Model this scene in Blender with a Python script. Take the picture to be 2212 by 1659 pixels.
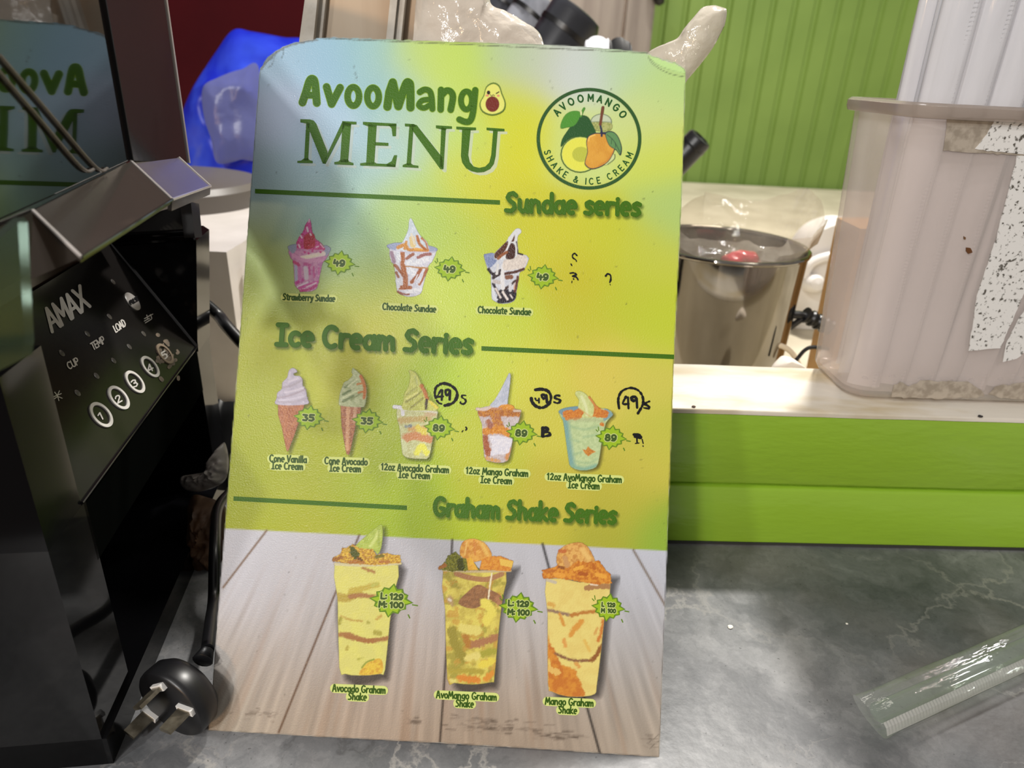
import bpy, bmesh, math, random
import numpy as np
from mathutils import Vector as V, Matrix, noise as mnoise

SC = bpy.context.scene
for o in list(bpy.data.objects): bpy.data.objects.remove(o)
COL = SC.collection
random.seed(7)
PI = math.pi

# ------------------------------------------------------------------ camera
F_PX = 1500.0
_p, _r = math.radians(24.5), math.radians(2.9)
FW = np.array([0, math.cos(_p), -math.sin(_p)])
_rt = np.array([1.0, 0, 0]); _up = np.cross(_rt, FW)
RT = math.cos(_r) * _rt + math.sin(_r) * _up
UP = -math.sin(_r) * _rt + math.cos(_r) * _up
CO = np.array([0, 0, 0.293])
cam = bpy.data.cameras.new('camera'); camo = bpy.data.objects.new('camera', cam); COL.objects.link(camo)
camo.matrix_world = Matrix(((RT[0], UP[0], -FW[0], CO[0]), (RT[1], UP[1], -FW[1], CO[1]), (RT[2], UP[2], -FW[2], CO[2]), (0, 0, 0, 1)))
cam.sensor_width = 36; cam.sensor_fit = 'HORIZONTAL'; cam.lens = 36 * F_PX / 2212
cam.clip_start = 0.01; cam.clip_end = 50
cam.dof.use_dof = True; cam.dof.focus_distance = 0.345; cam.dof.aperture_fstop = 11
SC.camera = camo

# ------------------------------------------------------------------ light
SC.view_settings.view_transform = 'Standard'; SC.view_settings.look = 'None'
SC.view_settings.exposure = 0.0; SC.view_settings.gamma = 1; SC.view_settings.use_curve_mapping = False
W = bpy.data.worlds.new('stall_air'); SC.world = W; W.use_nodes = True
W.node_tree.nodes['Background'].inputs[0].default_value = (1.0, 0.96, 0.92, 1)
W.node_tree.nodes['Background'].inputs[1].default_value = 0.27

def lamp(name, loc, target, power, size, col=(1, 1, 1), shape='DISK', sy=None):
    L = bpy.data.lights.new(name, 'AREA'); L.energy = power; L.size = size; L.color = col; L.shape = shape
    if sy: L.size_y = sy
    o = bpy.data.objects.new(name, L); COL.objects.link(o); o.location = loc
    o.rotation_euler = (V(target) - V(loc)).to_track_quat('-Z', 'Y').to_euler()
    return o
lamp('shop_lamp', (-1.02, -0.86, 1.55), (0.0, 0.33, 0.1), 11, 0.10, (1, 0.97, 0.93))
lamp('rear_ceiling_light', (0.42, 1.15, 1.66), (0.15, 0.4, 0.0), 40, 0.11, (1, 0.96, 0.9))
lamp('rear_wall_light', (0.6, 0.9, 1.7), (0.8, 2.2, 0.2), 10, 0.6, (1, 0.95, 0.85))
lamp('rear_side_lamp', (1.29, 1.53, 1.19), (0.25, 0.3, 0.0), 6, 0.14, (1, 0.99, 0.96))
lamp('aisle_lamp', (-0.85, -1.78, 1.25), (-0.1, 0.3, 0.14), 17, 0.14, (1, 0.98, 0.95))
lamp('warm_aisle_lamp', (-1.55, -3.45, 0.75), (-0.1, 0.25, 0.04), 12, 0.13, (1, 0.62, 0.32))
lamp('warm_aisle_lamp', (-1.30, -3.60, 0.68), (-0.1, 0.25, 0.04), 12, 0.13, (1, 0.62, 0.32))
lamp('front_fill_light', (-0.60, -1.40, 1.50), (0.0, 0.33, 0.1), 13, 0.4, (1, 0.985, 0.97))  # added soft fill, placed to even out the light on the board

# ------------------------------------------------------------------ sight-line helpers (photo pixel -> point on a plane in the place)
def ray(x, y): return FW + RT * ((x - 1106) / F_PX) - UP * ((y - 829.5) / F_PX)
def on(x, y, P, n):
    d = ray(x, y); return CO + d * (np.dot(np.asarray(P) - CO, n) / np.dot(d, n))
def atz(x, y, z=0.0): return on(x, y, (0, 0, z), np.array([0, 0, 1.0]))
def aty(x, y, Y): return on(x, y, (0, Y, 0), np.array([0, 1.0, 0]))

# ------------------------------------------------------------------ object helpers
def tag(o, label=None, cat=None, group=None, kind=None):
    if label: o['label'] = label
    if cat: o['category'] = cat
    if group: o['group'] = group
    if kind: o['kind'] = kind
    return o
def thing(name, label, cat, loc=(0, 0, 0), group=None):
    o = bpy.data.objects.new(name, None); o.empty_display_size = 0.02; COL.objects.link(o)
    o.location = [float(v) for v in loc]
    return tag(o, label, cat, group)
def link(name, me, mats, parent=None, world=True):
    o = bpy.data.objects.new(name, me); COL.objects.link(o)
    for m in (mats if isinstance(mats, (list, tuple)) else [mats]): me.materials.append(m)
    if parent is not None:
        o.parent = parent
        if world: o.matrix_parent_inverse = parent_world(parent).inverted()
    return o
def parent_world(o):
    m = o.matrix_basis.copy()
    if o.parent is not None: m = parent_world(o.parent) @ o.matrix_parent_inverse @ m
    return m
def from_bm(name, bm, mats, parent=None, smooth=True, world=True, auto=35):
    bmesh.ops.recalc_face_normals(bm, faces=bm.faces)
    if smooth:
        lim = math.radians(auto)
        for f in bm.faces: f.smooth = True
        for e in bm.edges:
            if len(e.link_faces) == 2 and e.calc_face_angle(0) > lim: e.smooth = False
    me = bpy.data.meshes.new(name); bm.to_mesh(me); bm.free()
    return link(name, me, mats, parent, world)
def B(): return bmesh.new()
def add_poly_prism(bm, pts, vec, mi=0):
    a = [bm.verts.new(V(p)) for p in pts]; b = [bm.verts.new(V(p) + V(vec)) for p in pts]
    fs = [bm.faces.new(a[::-1]), bm.faces.new(b)]
    for i in range(len(a)): fs.append(bm.faces.new((a[i], a[(i + 1) % len(a)], b[(i + 1) % len(a)], b[i])))
    for f in fs: f.material_index = mi
    return fs
def add_hull(bm, c8):
    """c8: bottom four, top four corners in the same order"""
    v = [bm.verts.new(V(p)) for p in c8]
    for q in ((3, 2, 1, 0), (4, 5, 6, 7), (0, 1, 5, 4), (1, 2, 6, 5), (2, 3, 7, 6), (3, 0, 4, 7)): bm.faces.new([v[i] for i in q])
    return v
def bevel(bm, w, seg=2, ang=30):
    es = [e for e in bm.edges if len(e.link_faces) == 2 and e.calc_face_angle(0) > math.radians(ang)]
    bmesh.ops.bevel(bm, geom=es, offset=w, segments=seg, profile=0.6, affect='EDGES', clamp_overlap=True)
def frame_of(d):
    d = V(d).normalized(); a = V((0, 0, 1)) if abs(d.z) < 0.9 else V((1, 0, 0))
    x = d.cross(a).normalized(); return x, d.cross(x).normalized(), d
def add_tube(bm, pts, r, seg=12, cap=True, sx=1.0, up=None):
    pts = [V(p) for p in pts]; n = len(pts); rs = r if isinstance(r, (list, tuple)) else [r] * n
    rings = []; x0 = None
    for i, p in enumerate(pts):
        d = (pts[min(i + 1, n - 1)] - pts[max(i - 1, 0)]).normalized()
        if x0 is None:
            x0 = frame_of(d)[0] if up is None else d.cross(V(up)).normalized()
        x0 = (x0 - d * x0.dot(d)).normalized(); y0 = d.cross(x0)
        rings.append([bm.verts.new(p + (x0 * math.cos(2 * PI * k / seg) * sx + y0 * math.sin(2 * PI * k / seg)) * rs[i]) for k in range(seg)])
    for a, b in zip(rings, rings[1:]):
        for k in range(seg): bm.faces.new((a[k], a[(k + 1) % seg], b[(k + 1) % seg], b[k]))
    if cap: bm.faces.new(rings[0][::-1]); bm.faces.new(rings[-1])
    return rings
def add_lathe(bm, prof, c, axis=(0, 0, 1), seg=48, close=False):
    x, y, d = frame_of(axis); c = V(c); rings = []
    for r, h in prof:
        rings.append([bm.verts.new(c + d * h + (x * math.cos(2 * PI * k / seg) + y * math.sin(2 * PI * k / seg)) * r) for k in range(seg)])
    pr = list(zip(rings, rings[1:]))
    if close: pr.append((rings[-1], rings[0]))
    for a, b in pr:
        for k in range(seg): bm.faces.new((a[k], a[(k + 1) % seg], b[(k + 1) % seg], b[k]))
    return rings
def smooth_curve(pts, n=8, closed=False):
    P = [np.array(p, float) for p in pts]; m = len(P); out = []
    for i in range(m if closed else m - 1):
        a, b, c, d = (P[(i - 1) % m], P[i], P[(i + 1) % m], P[(i + 2) % m]) if closed else (P[max(i - 1, 0)], P[i], P[i + 1], P[min(i + 2, m - 1)])
        for k in range(n):
            t = k / n
            out.append(0.5 * ((2 * b) + (c - a) * t + (2 * a - 5 * b + 4 * c - d) * t * t + (3 * b - a - 3 * c + d) * t ** 3))
    if not closed: out.append(P[-1])
    return out

# ------------------------------------------------------------------ materials
def lin(c):
    c = np.asarray(c, float) / 255.0
    return np.where(c <= 0.04045, c / 12.92, ((c + 0.055) / 1.055) ** 2.4)
def L4(c): return tuple(float(v) for v in lin(c)) + (1.0,)
def newmat(name):
    m = bpy.data.materials.new(name); m.use_nodes = True; nt = m.node_tree
    for n in list(nt.nodes): nt.nodes.remove(n)
    return m, nt, nt.nodes.new('ShaderNodeOutputMaterial')
def nd(nt, t, **kw):
    n = nt.nodes.new(t)
    for k, v in kw.items():
        if k in n.inputs: n.inputs[k].default_value = v
        else: setattr(n, k, v)
    return n
def coord(nt, scale=(1, 1, 1), obj=True):
    tc = nd(nt, 'ShaderNodeTexCoord'); mp = nd(nt, 'ShaderNodeMapping'); mp.inputs['Scale'].default_value = scale
    nt.links.new(tc.outputs['Object'], mp.inputs[0]); return mp.outputs[0]
def ramp(nt, fac, stops):
    r = nd(nt, 'ShaderNodeValToRGB'); el = r.color_ramp.elements
    while len(el) < len(stops): el.new(0.5)
    for e, (p, c) in zip(el, stops): e.position = p; e.color = L4(c) if len(c) == 3 else c
    nt.links.new(fac, r.inputs[0]); return r.outputs[0]
def mat(name, c, rough=0.5, c2=None, nscale=30, metal=0.0, bump=0.0, bscale=200, coat=0.0, spec=0.5, stretch=(1, 1, 1), detail=6, lo=0.35, hi=0.65, trans=0.0, alpha=1.0, sss=0.0, bstretch=None):
    m, nt, out = newmat(name); b = nd(nt, 'ShaderNodeBsdfPrincipled')
    b.inputs['Base Color'].default_value = L4(c); b.inputs['Roughness'].default_value = rough; b.inputs['Metallic'].default_value = metal
    b.inputs['Coat Weight'].default_value = coat; b.inputs['Coat Roughness'].default_value = 0.05; b.inputs['Specular IOR Level'].default_value = spec
    b.inputs['Transmission Weight'].default_value = trans; b.inputs['Alpha'].default_value = alpha
    if sss: b.inputs['Subsurface Weight'].default_value = sss; b.inputs['Subsurface Radius'].default_value = (0.01, 0.01, 0.01)
    if c2 is not None:
        n = nd(nt, 'ShaderNodeTexNoise', Scale=nscale, Detail=detail); nt.links.new(coord(nt, stretch), n.inputs['Vector'])
        nt.links.new(ramp(nt, n.outputs[0], [(lo, c), (hi, c2)]), b.inputs['Base Color'])
    if bump:
        n2 = nd(nt, 'ShaderNodeTexNoise', Scale=bscale, Detail=4); nt.links.new(coord(nt, bstretch or stretch), n2.inputs['Vector'])
        bp = nd(nt, 'ShaderNodeBump', Strength=bump, Distance=0.002); nt.links.new(n2.outputs[0], bp.inputs['Height']); nt.links.new(bp.outputs[0], b.inputs['Normal'])
    nt.links.new(b.outputs[0], out.inputs[0]); return m
def film(name, tint=(235, 238, 240), gloss_rough=0.05, milk=0.15, milk_col=(225, 222, 215), ior=1.45, bump=0.0, bscale=60, opac=None, stretch=(1, 1, 1), gl=1.0):
    """thin clear or smoked sheet: tinted see-through + milky scatter + fresnel gloss"""
    m, nt, out = newmat(name)
    t = nd(nt, 'ShaderNodeBsdfTransparent'); t.inputs[0].default_value = L4(tint)
    d = nd(nt, 'ShaderNodeBsdfDiffuse'); d.inputs[0].default_value = L4(milk_col)
    g = nd(nt, 'ShaderNodeBsdfGlossy'); g.inputs['Roughness'].default_value = gloss_rough
    m1 = nd(nt, 'ShaderNodeMixShader'); m1.inputs[0].default_value = milk
    nt.links.new(t.outputs[0], m1.inputs[1]); nt.links.new(d.outputs[0], m1.inputs[2])
    ge = nd(nt, 'ShaderNodeNewGeometry'); ml = nd(nt, 'ShaderNodeMath', operation='MULTIPLY_ADD'); nt.links.new(ge.outputs['Backfacing'], ml.inputs[0]); ml.inputs[1].default_value = 1 / ior - ior; ml.inputs[2].default_value = ior
    fr = nd(nt, 'ShaderNodeFresnel', IOR=ior); nt.links.new(ml.outputs[0], fr.inputs['IOR']); m2 = nd(nt, 'ShaderNodeMixShader')
    nt.links.new(fr.outputs[0], m2.inputs[0]); nt.links.new(m1.outputs[0], m2.inputs[1]); nt.links.new(g.outputs[0], m2.inputs[2])
    if bump:
        n2 = nd(nt, 'ShaderNodeTexNoise', Scale=bscale, Detail=5); nt.links.new(coord(nt, stretch), n2.inputs['Vector'])
        bp = nd(nt, 'ShaderNodeBump', Strength=bump, Distance=0.003); nt.links.new(n2.outputs[0], bp.inputs['Height'])
        for q in (g, fr, d): nt.links.new(bp.outputs[0], q.inputs['Normal'])
    nt.links.new(m2.outputs[0], out.inputs[0]); return m

def counter_mat():
    m, nt, out = newmat('grey_marble_laminate'); b = nd(nt, 'ShaderNodeBsdfPrincipled'); v = coord(nt)
    w0 = nd(nt, 'ShaderNodeTexNoise', Scale=9, Detail=8, Roughness=0.6); nt.links.new(v, w0.inputs['Vector'])
    wv = nd(nt, 'ShaderNodeMixRGB', blend_type='LINEAR_LIGHT'); wv.inputs[0].default_value = 0.085; nt.links.new(v, wv.inputs[1]); nt.links.new(w0.outputs['Color'], wv.inputs[2]); wv = wv.outputs[0]
    n1 = nd(nt, 'ShaderNodeTexNoise', Scale=10, Detail=10, Roughness=0.72); nt.links.new(wv, n1.inputs['Vector'])
    base = ramp(nt, n1.outputs[0], [(0.33, (74, 76, 79)), (0.5, (106, 107, 109)), (0.67, (144, 144, 145))])
    def vein(scale, w, mscale, lo, hi, amt, off):
        mp = nd(nt, 'ShaderNodeMapping'); mp.inputs['Location'].default_value = (off, off * .7, 0); nt.links.new(wv, mp.inputs[0])
        vo = nd(nt, 'ShaderNodeTexVoronoi', Scale=scale, feature='DISTANCE_TO_EDGE'); nt.links.new(mp.outputs[0], vo.inputs['Vector'])
        f = ramp(nt, vo.outputs['Distance'], [(0.0, (1, 1, 1, 1)), (w * .4, (.6, .6, .6, 1)), (w, (0, 0, 0, 1))])
        nn = nd(nt, 'ShaderNodeTexNoise', Scale=mscale, Detail=3); nt.links.new(mp.outputs[0], nn.inputs['Vector'])
        g = ramp(nt, nn.outputs[0], [(lo, (0, 0, 0, 1)), (hi, (amt, amt, amt, 1))])
        k = nd(nt, 'ShaderNodeMath', operation='MULTIPLY'); nt.links.new(f, k.inputs[0]); nt.links.new(g, k.inputs[1]); return k.outputs[0]
    def over(a, fac, c):
        mx = nd(nt, 'ShaderNodeMixRGB'); nt.links.new(fac, mx.inputs[0]); nt.links.new(a, mx.inputs[1]); mx.inputs[2].default_value = L4(c); return mx.outputs[0]
    n5 = nd(nt, 'ShaderNodeTexNoise', Scale=6, Detail=3); nt.links.new(coord(nt, (1.3, 1, 1)), n5.inputs['Vector'])
    cc = over(base, ramp(nt, n5.outputs[0], [(0.5, (0, 0, 0, 1)), (0.72, (.55, .55, .55, 1))]), (108, 94, 86))
    cc = over(cc, vein(7.5, 0.016, 5, .40, .56, .8, 0.3), (156, 153, 148))
    cc = over(cc, vein(13, 0.013, 7, .5, .7, .6, 4.1), (150, 146, 142))
    cc = over(cc, vein(10, 0.018, 6, .48, .66, .7, 9.7), (54, 52, 52))
    class mx3: outputs = [cc]
    # fine specks
    n6 = nd(nt, 'ShaderNodeTexNoise', Scale=420, Detail=2); nt.links.new(v, n6.inputs['Vector'])
    sf = ramp(nt, n6.outputs[0], [(0.25, (.6, .6, .6, 1)), (0.31, (0, 0, 0, 1))])
    mx4 = nd(nt, 'ShaderNodeMixRGB'); nt.links.new(sf, mx4.inputs[0]); nt.links.new(mx3.outputs[0], mx4.inputs[1]); mx4.inputs[2].default_value = L4((40, 40, 40))
    nt.links.new(mx4.outputs[0], b.inputs['Base Color'])
    b.inputs['Roughness'].default_value = 0.36; b.inputs['Specular IOR Level'].default_value = 0.32
    n7 = nd(nt, 'ShaderNodeTexNoise', Scale=160, Detail=3); nt.links.new(v, n7.inputs['Vector'])
    bp = nd(nt, 'ShaderNodeBump', Strength=0.12, Distance=0.001); nt.links.new(n7.outputs[0], bp.inputs['Height']); nt.links.new(bp.outputs[0], b.inputs['Normal'])
    nt.links.new(b.outputs[0], out.inputs[0]); return m

def print_mat(name, soft=True, rough=0.33):
    """printed laminated sheet: ink from the mesh's own colour layer, fine pebbled laminate on top"""
    m, nt, out = newmat(name); b = nd(nt, 'ShaderNodeBsdfPrincipled')
    at = nd(nt, 'ShaderNodeAttribute'); at.attribute_name = 'ink'
    n = nd(nt, 'ShaderNodeTexNoise', Scale=1300, Detail=2); nt.links.new(coord(nt), n.inputs['Vector'])
    bp = nd(nt, 'ShaderNodeBump', Strength=0.3, Distance=0.0005); nt.links.new(n.outputs[0], bp.inputs['Height']); nt.links.new(bp.outputs[0], b.inputs['Normal'])
    nt.links.new(at.outputs['Color'], b.inputs['Base Color']); nt.links.new(bp.outputs[0], b.inputs['Coat Normal']); b.inputs['Coat Weight'].default_value = 0.07; b.inputs['Coat Roughness'].default_value = 0.06
    b.inputs['Roughness'].default_value = rough; b.inputs['Specular IOR Level'].default_value = 0.22
    if soft:
        t = nd(nt, 'ShaderNodeBsdfTransparent'); mx = nd(nt, 'ShaderNodeMixShader')
        nt.links.new(at.outputs['Alpha'], mx.inputs[0]); nt.links.new(t.outputs[0], mx.inputs[1]); nt.links.new(b.outputs[0], mx.inputs[2]); nt.links.new(mx.outputs[0], out.inputs[0])
    else: nt.links.new(b.outputs[0], out.inputs[0])
    return m

# ================================================================== the setting
M_counter = counter_mat()
M_green_paint = mat('glossy_green_paint', (146, 186, 54), 0.17, (138, 176, 48), 14, bump=0.22, bscale=240, stretch=(0.25, 1, 1), bstretch=(0.3, 1, 1), coat=0.3)
M_cream = mat('worn_cream_paint', (208, 198, 176), 0.5, (184, 174, 152), 9, bump=0.2, bscale=60)
M_cream_top = mat('scuffed_white_paint', (212, 206, 194), 0.45, (190, 176, 146), 22, bump=0.25, bscale=90, stretch=(0.5, 1.4, 1), lo=0.45, hi=0.62)
M_green_wall = mat('green_cladding', (110, 136, 60), 0.55, (102, 128, 54), 5)
M_maroon = mat('maroon_board', (60, 10, 16), 0.8, (50, 8, 14), 4, spec=.08)
M_steel = mat('brushed_steel', (176, 166, 156), 0.35, (150, 140, 132), 6, metal=0.85, stretch=(6, 6, 0.4))
M_black = mat('black_plastic', (16, 16, 18), 0.35)
M_black_gloss = mat('gloss_black_plastic', (9, 9, 11), 0.12, spec=0.6)
M_white = mat('white_plastic', (222, 218, 214), 0.35)
M_dark_floor = mat('dark_floor', (60, 56, 52), 0.7, (74, 70, 64), 6)

def slab(name, x0, x1, y0, y1, z0, z1, m, bv=0.0):
    bm = B(); add_hull(bm, [(x0, y0, z0), (x1, y0, z0), (x1, y1, z0), (x0, y1, z0), (x0, y0, z1), (x1, y0, z1), (x1, y1, z1), (x0, y1, z1)])
    if bv: bevel(bm, bv)
    return from_bm(name, bm, m)
tag(slab('floor', -2.6, 3.4, -4.5, 2.6, -0.92, -0.9, M_dark_floor), kind='structure')

_lx = lambda x, d: (x, 0.3930 + (x - 0.1148) * 0.04796 + d)
bm = B(); add_poly_prism(bm, [V((*q, -.03)) for q in ((-.95, .02), (1.0, .02), _lx(1.0, .034), _lx(-.95, .034))], (0, 0, .03)); bevel(bm, .002)
ct = from_bm('countertop', bm, M_counter)
tag(ct, 'grey veined marble look countertop the menu board stands on', 'countertop')
bm = B(); add_poly_prism(bm, [V((*q, -.03)) for q in (_lx(-1.6, .0345), _lx(2.4, .0345), (2.4, 2.18), (-1.6, 2.18))], (0, 0, .03))
iw = from_bm('inner_worktop', bm, M_cream)
tag(iw, 'cream painted inner worktop behind the green ledge, under the steel pot', 'worktop')

# corrugated green wall: ribs are part of the sheet
bm = B(); Y0 = 2.2; xs = []; x = -0.1; prev = None
prof = []
while x < 2.6:
    for dx, dy in ((0, 0), (0.042, 0), (0.047, 0.007), (0.055, 0.007)): prof.append((x + dx, Y0 + dy))
    x += 0.060
row0 = [bm.verts.new((px, py, -0.05)) for px, py in prof]; row1 = [bm.verts.new((px, py, 1.6)) for px, py in prof]
for i in range(len(prof) - 1): bm.faces.new((row0[i], row0[i + 1], row1[i + 1], row1[i]))
row2 = [bm.verts.new((px, 2.23, -0.05)) for px, py in prof]; row3 = [bm.verts.new((px, 2.23, 1.6)) for px, py in prof]
for ra, rb in ((row1, row3), (row3, row2), (row2, row0)):
    for i in range(len(prof) - 1): bm.faces.new((ra[i], ra[i + 1], rb[i + 1], rb[i]))
tag(from_bm('wall_back', bm, M_green_wall, smooth=False), kind='structure')
mx_ = aty(665, 60, 1.7)[0]
tag(slab('wall_left', -2.4, mx_ + 0.30, 1.7, 1.74, -0.05, 1.6, M_maroon), kind='structure')

# steel cabinet behind: body, door, trim
x0, x1 = aty(930, 60, 1.9)[0], aty(1413, 60, 1.9)[0]; xm = aty(1347, 60, 1.9)[0]
cabt = thing('steel_cabinet', 'brushed stainless steel cabinet standing left of the green ribbed wall', 'cabinet', (0.5 * (x0 + x1), 2.0, 0.0))
bm = B(); add_hull(bm, [(x0, 1.925, 0), (x1, 1.925, 0), (x1, 2.17, 0), (x0, 2.17, 0), (x0, 1.925, 1.3), (x1, 1.925, 1.3), (x1, 2.17, 1.3), (x0, 2.17, 1.3)]); bevel(bm, 0.005)
from_bm('body', bm, M_steel, cabt)
for a, b_ in ((x0 + 0.004, xm - 0.004), (xm + 0.004, x1 - 0.004)):
    bm = B(); add_hull(bm, [(a, 1.9, 0.03), (b_, 1.9, 0.03), (b_, 1.925, 0.03), (a, 1.925, 0.03), (a, 1.9, 1.27), (b_, 1.9, 1.27), (b_, 1.925, 1.27), (a, 1.925, 1.27)]); bevel(bm, 0.004)
    from_bm('door', bm, M_steel, cabt)

# ------------------------------------------------------------------ ledge
LP = np.array([0.1148, 0.3930, 0.0]); LE = np.array([0.99885, 0.0479, 0]); LD = np.array([-0.0479, 0.99885, 0]); ZT = 0.1032
def ledge(s, d, z): return V((*(LP[:2] + LE[:2] * s + LD[:2] * d), z))
lg = thing('counter_ledge', 'low glossy green ledge with scuffed white top, right of the menu board', 'ledge', ledge(0.1, 0.03, 0))
def ledge_prism(name, prof, m, s0=-0.215, s1=0.62):
    bm = B(); n = 28
    rows = [[bm.verts.new(ledge(s0 + (s1 - s0) * i / n, d + 0.0004 * mnoise.noise((i * .9, d * 300, z * 200)), z + (0.0005 * mnoise.noise((i * .7, z * 300, 3)) if z > 0.002 else 0))) for d, z in prof] for i in range(n + 1)]
    for a, b_ in zip(rows, rows[1:]):
        for k in range(len(prof)): bm.faces.new((a[k], a[(k + 1) % len(prof)], b_[(k + 1) % len(prof)], b_[k]))
    bm.faces.new(rows[0][::-1]); bm.faces.new(rows[-1])
    return from_bm(name, bm, m, lg, auto=50)
ledge_prism('lower_board', [(0.0003, 0), (0.0, 0.0435), (0.0012, 0.0453), (0.0045, 0.0458), (0.07, 0.0458), (0.07, 0)], M_green_paint)
ledge_prism('upper_board', [(0.0045, 0.0458), (0.0035, 0.0475), (0.0008, 0.0488), (0.0, 0.0502), (0.0, 0.0995), (0.002, 0.1), (0.07, 0.1), (0.07, 0.0458)], M_green_paint)
ledge_prism('top_cap', [(-0.0004, 0.1), (-0.0004, 0.1024), (0.0006, ZT), (0.0725, ZT), (0.073, 0.1), (0.04, 0.1)], M_cream_top)

ledge_prism('dark_joint', [(-0.0012, 0.0002), (-0.0008, 0.0016), (0.0003, 0.0018), (0.0003, 0.0002)], mat('dark_joint_filler', (44, 44, 40), .8))
ledge_prism('back_board', [(0.0702, 0), (0.0702, 0.0998), (0.0725, 0.0998), (0.0725, 0)], M_cream)
# ------------------------------------------------------------------ lumps and crumpled sheets (closed, with depth)
def crumple(name, outline, Pn, nrm, depth, m, parent=None, fold=0.3, fscale=14, seed=0, rings=18, per=8, back=0.5, ridge=True, smooth=True, px=True, centre=None, edge=0.0):
    """pillow-like crumpled body whose rim follows an outline on the plane (Pn, nrm)"""
    nrm = np.asarray(nrm, float); nrm /= np.linalg.norm(nrm)
    pts = [on(x, y, Pn, nrm) for x, y in outline] if px else [np.asarray(p, float) for p in outline]
    rim = smooth_curve(pts, per, True); n = len(rim)
    c = np.mean(pts, axis=0) if centre is None else (on(*centre, Pn, nrm) if px else np.asarray(centre))
    size = max(np.linalg.norm(p - c) for p in pts); bm = B()
    def fold_at(p):
        q = V(p) * (fscale * 0.03 / max(size, .02))
        f = mnoise.noise(q * 2.1 + V((seed, 0, 0))) + 0.55 * mnoise.noise(q * 4.7 + V((0, seed, 0))) + 0.3 * mnoise.noise(q * 10 + V((0, 0, seed)))
        if ridge: f = 0.6 - 2.0 * abs(f * 0.7)
        else: f *= 0.8
        return f
    def side(sgn, dep):
        rows = []
        for j in range(rings):
            t = j / rings; row = []
            for k in range(n):
                p = c + (rim[k] - c) * t; h = dep * (1 - t ** 3) ** 0.8 * (1 + fold * fold_at(p)) + dep * fold * 0.35 * fold_at(p * 1.7 + 3) * (1 - t)
                row.append(bm.verts.new(V(p + nrm * sgn * max(h, dep * .05)))); 
                if j == 0: row *= 1
            if j == 0:
                for v_ in row[1:]: bm.verts.remove(v_)
                row = [row[0]]
            rows.append(row)
        return rows
    edgev = [bm.verts.new(V(p + nrm * edge * fold_at(p * 2))) for p in rim]
    for sgn, dep in ((1, depth), (-1, depth * back)):
        rows = side(sgn, dep) + [edgev]
        for k in range(n): bm.faces.new((rows[0][0], rows[1][k], rows[1][(k + 1) % n]))
        for a, b_ in zip(rows[1:], rows[2:]):
            for k in range(n): bm.faces.new((a[k], b_[k], b_[(k + 1) % n], a[(k + 1) % n]))
    return from_bm(name, bm, m, parent, smooth=smooth, auto=60)
VIEW = -FW

# ------------------------------------------------------------------ framed panel standing behind the board
M_brown_sheet = mat('brown_metal_sheet', (176, 160, 140), 0.45, (150, 128, 104), 5, metal=0.3, stretch=(7, 7, .35))
M_frame = mat('weathered_white_frame', (205, 200, 190), 0.5, (176, 168, 156), 40, bump=0.2, bscale=120)
YP = np.array([0, 0.455, 0.2]); NP_ = np.array([0, -1.0, 0.0])
def pp(x, y, k=0.0): return V(on(x, y, YP, NP_)) + V((0, k, 0))
ft = thing('framed_panel', 'tall brown metal panel in weathered white frame behind the menu board top', 'panel', pp(760, 620))
def pstrip(name, xl0, xr0, xl1, xr1, ya, yb, k, th, m, bv=0.0008):
    bm = B(); a = [pp(xl0, ya, k), pp(xr0, ya, k), pp(xr1, yb, k), pp(xl1, yb, k)]
    add_poly_prism(bm, a, (0, th, 0)); bevel(bm, bv); return from_bm(name, bm, m, ft)
yb = 560; dx = -0.135
def X(x, y): return x + dx * (y - 45) * (1.0 if x < 680 else 0.75)
pstrip('metal_sheet', X(690, -90), X(905, -90), X(690, yb), X(905, yb), -90, yb, 0.006, 0.002, M_brown_sheet)
for a, b_, k in ((652, 663, 0.0), (664, 684, -0.003), (684, 697, 0.002), (838, 846, 0.0), (846, 856, -0.004), (857, 871, -0.001)):
    pstrip('frame_bar', X(a, -90), X(b_, -90), X(a, yb), X(b_, yb), -90, yb, k, 0.006, M_frame)

# ------------------------------------------------------------------ clear bags
M_bag = film('milky_bag_film', (246, 242, 236), 0.10, 0.62, (232, 224, 212), 1.5, bump=0.9, bscale=55)
cb = crumple('plastic_bag', [(893, 120), (895, 60), (897, 0), (900, -60), (980, -70), (1054, -62), (1060, 5), (1092, 24), (1130, 46), (1160, 64), (1173, 90), (1176, 130), (1150, 200), (1040, 230), (920, 200)],
             (0, 0.43, 0.2), (0, -1, 0.25), 0.010, M_bag, fold=0.5, fscale=22, ridge=False, seed=3, rings=34, per=12, edge=0.003)
tag(cb, 'milky clear plastic bag behind the middle of the menu board top edge', 'plastic bag')
bm_ = mat('kraft_insert', (205, 192, 176), 0.6, (190, 176, 158), 8)
crumple('kraft_card', [(905, 150), (906, -55), (1040, -55), (1052, 20), (1150, 80), (1160, 150), (1000, 200)], (0, 0.434, 0.2), (0, -1, 0.25), 0.0015, bm_, cb, fold=0.1, seed=5, rings=6, per=4)
nb = crumple('plastic_bag', [(1397, 118), (1432, 98), (1462, 84), (1478, 62), (1500, 36), (1518, 17), (1540, 11), (1563, 16), (1570, 24), (1566, 52), (1556, 74), (1540, 104), (1512, 140), (1486, 172), (1470, 196), (1430, 200), (1400, 165)],
             (0, 0.44, 0.2), (-0.3, -1, 0.2), 0.010, M_bag, fold=0.4, fscale=20, ridge=False, seed=9, rings=30, per=10, edge=0.002, centre=(1486, 95))
tag(nb, 'twisted milky plastic bag end sticking up at the board\'s right corner', 'plastic bag')

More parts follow.
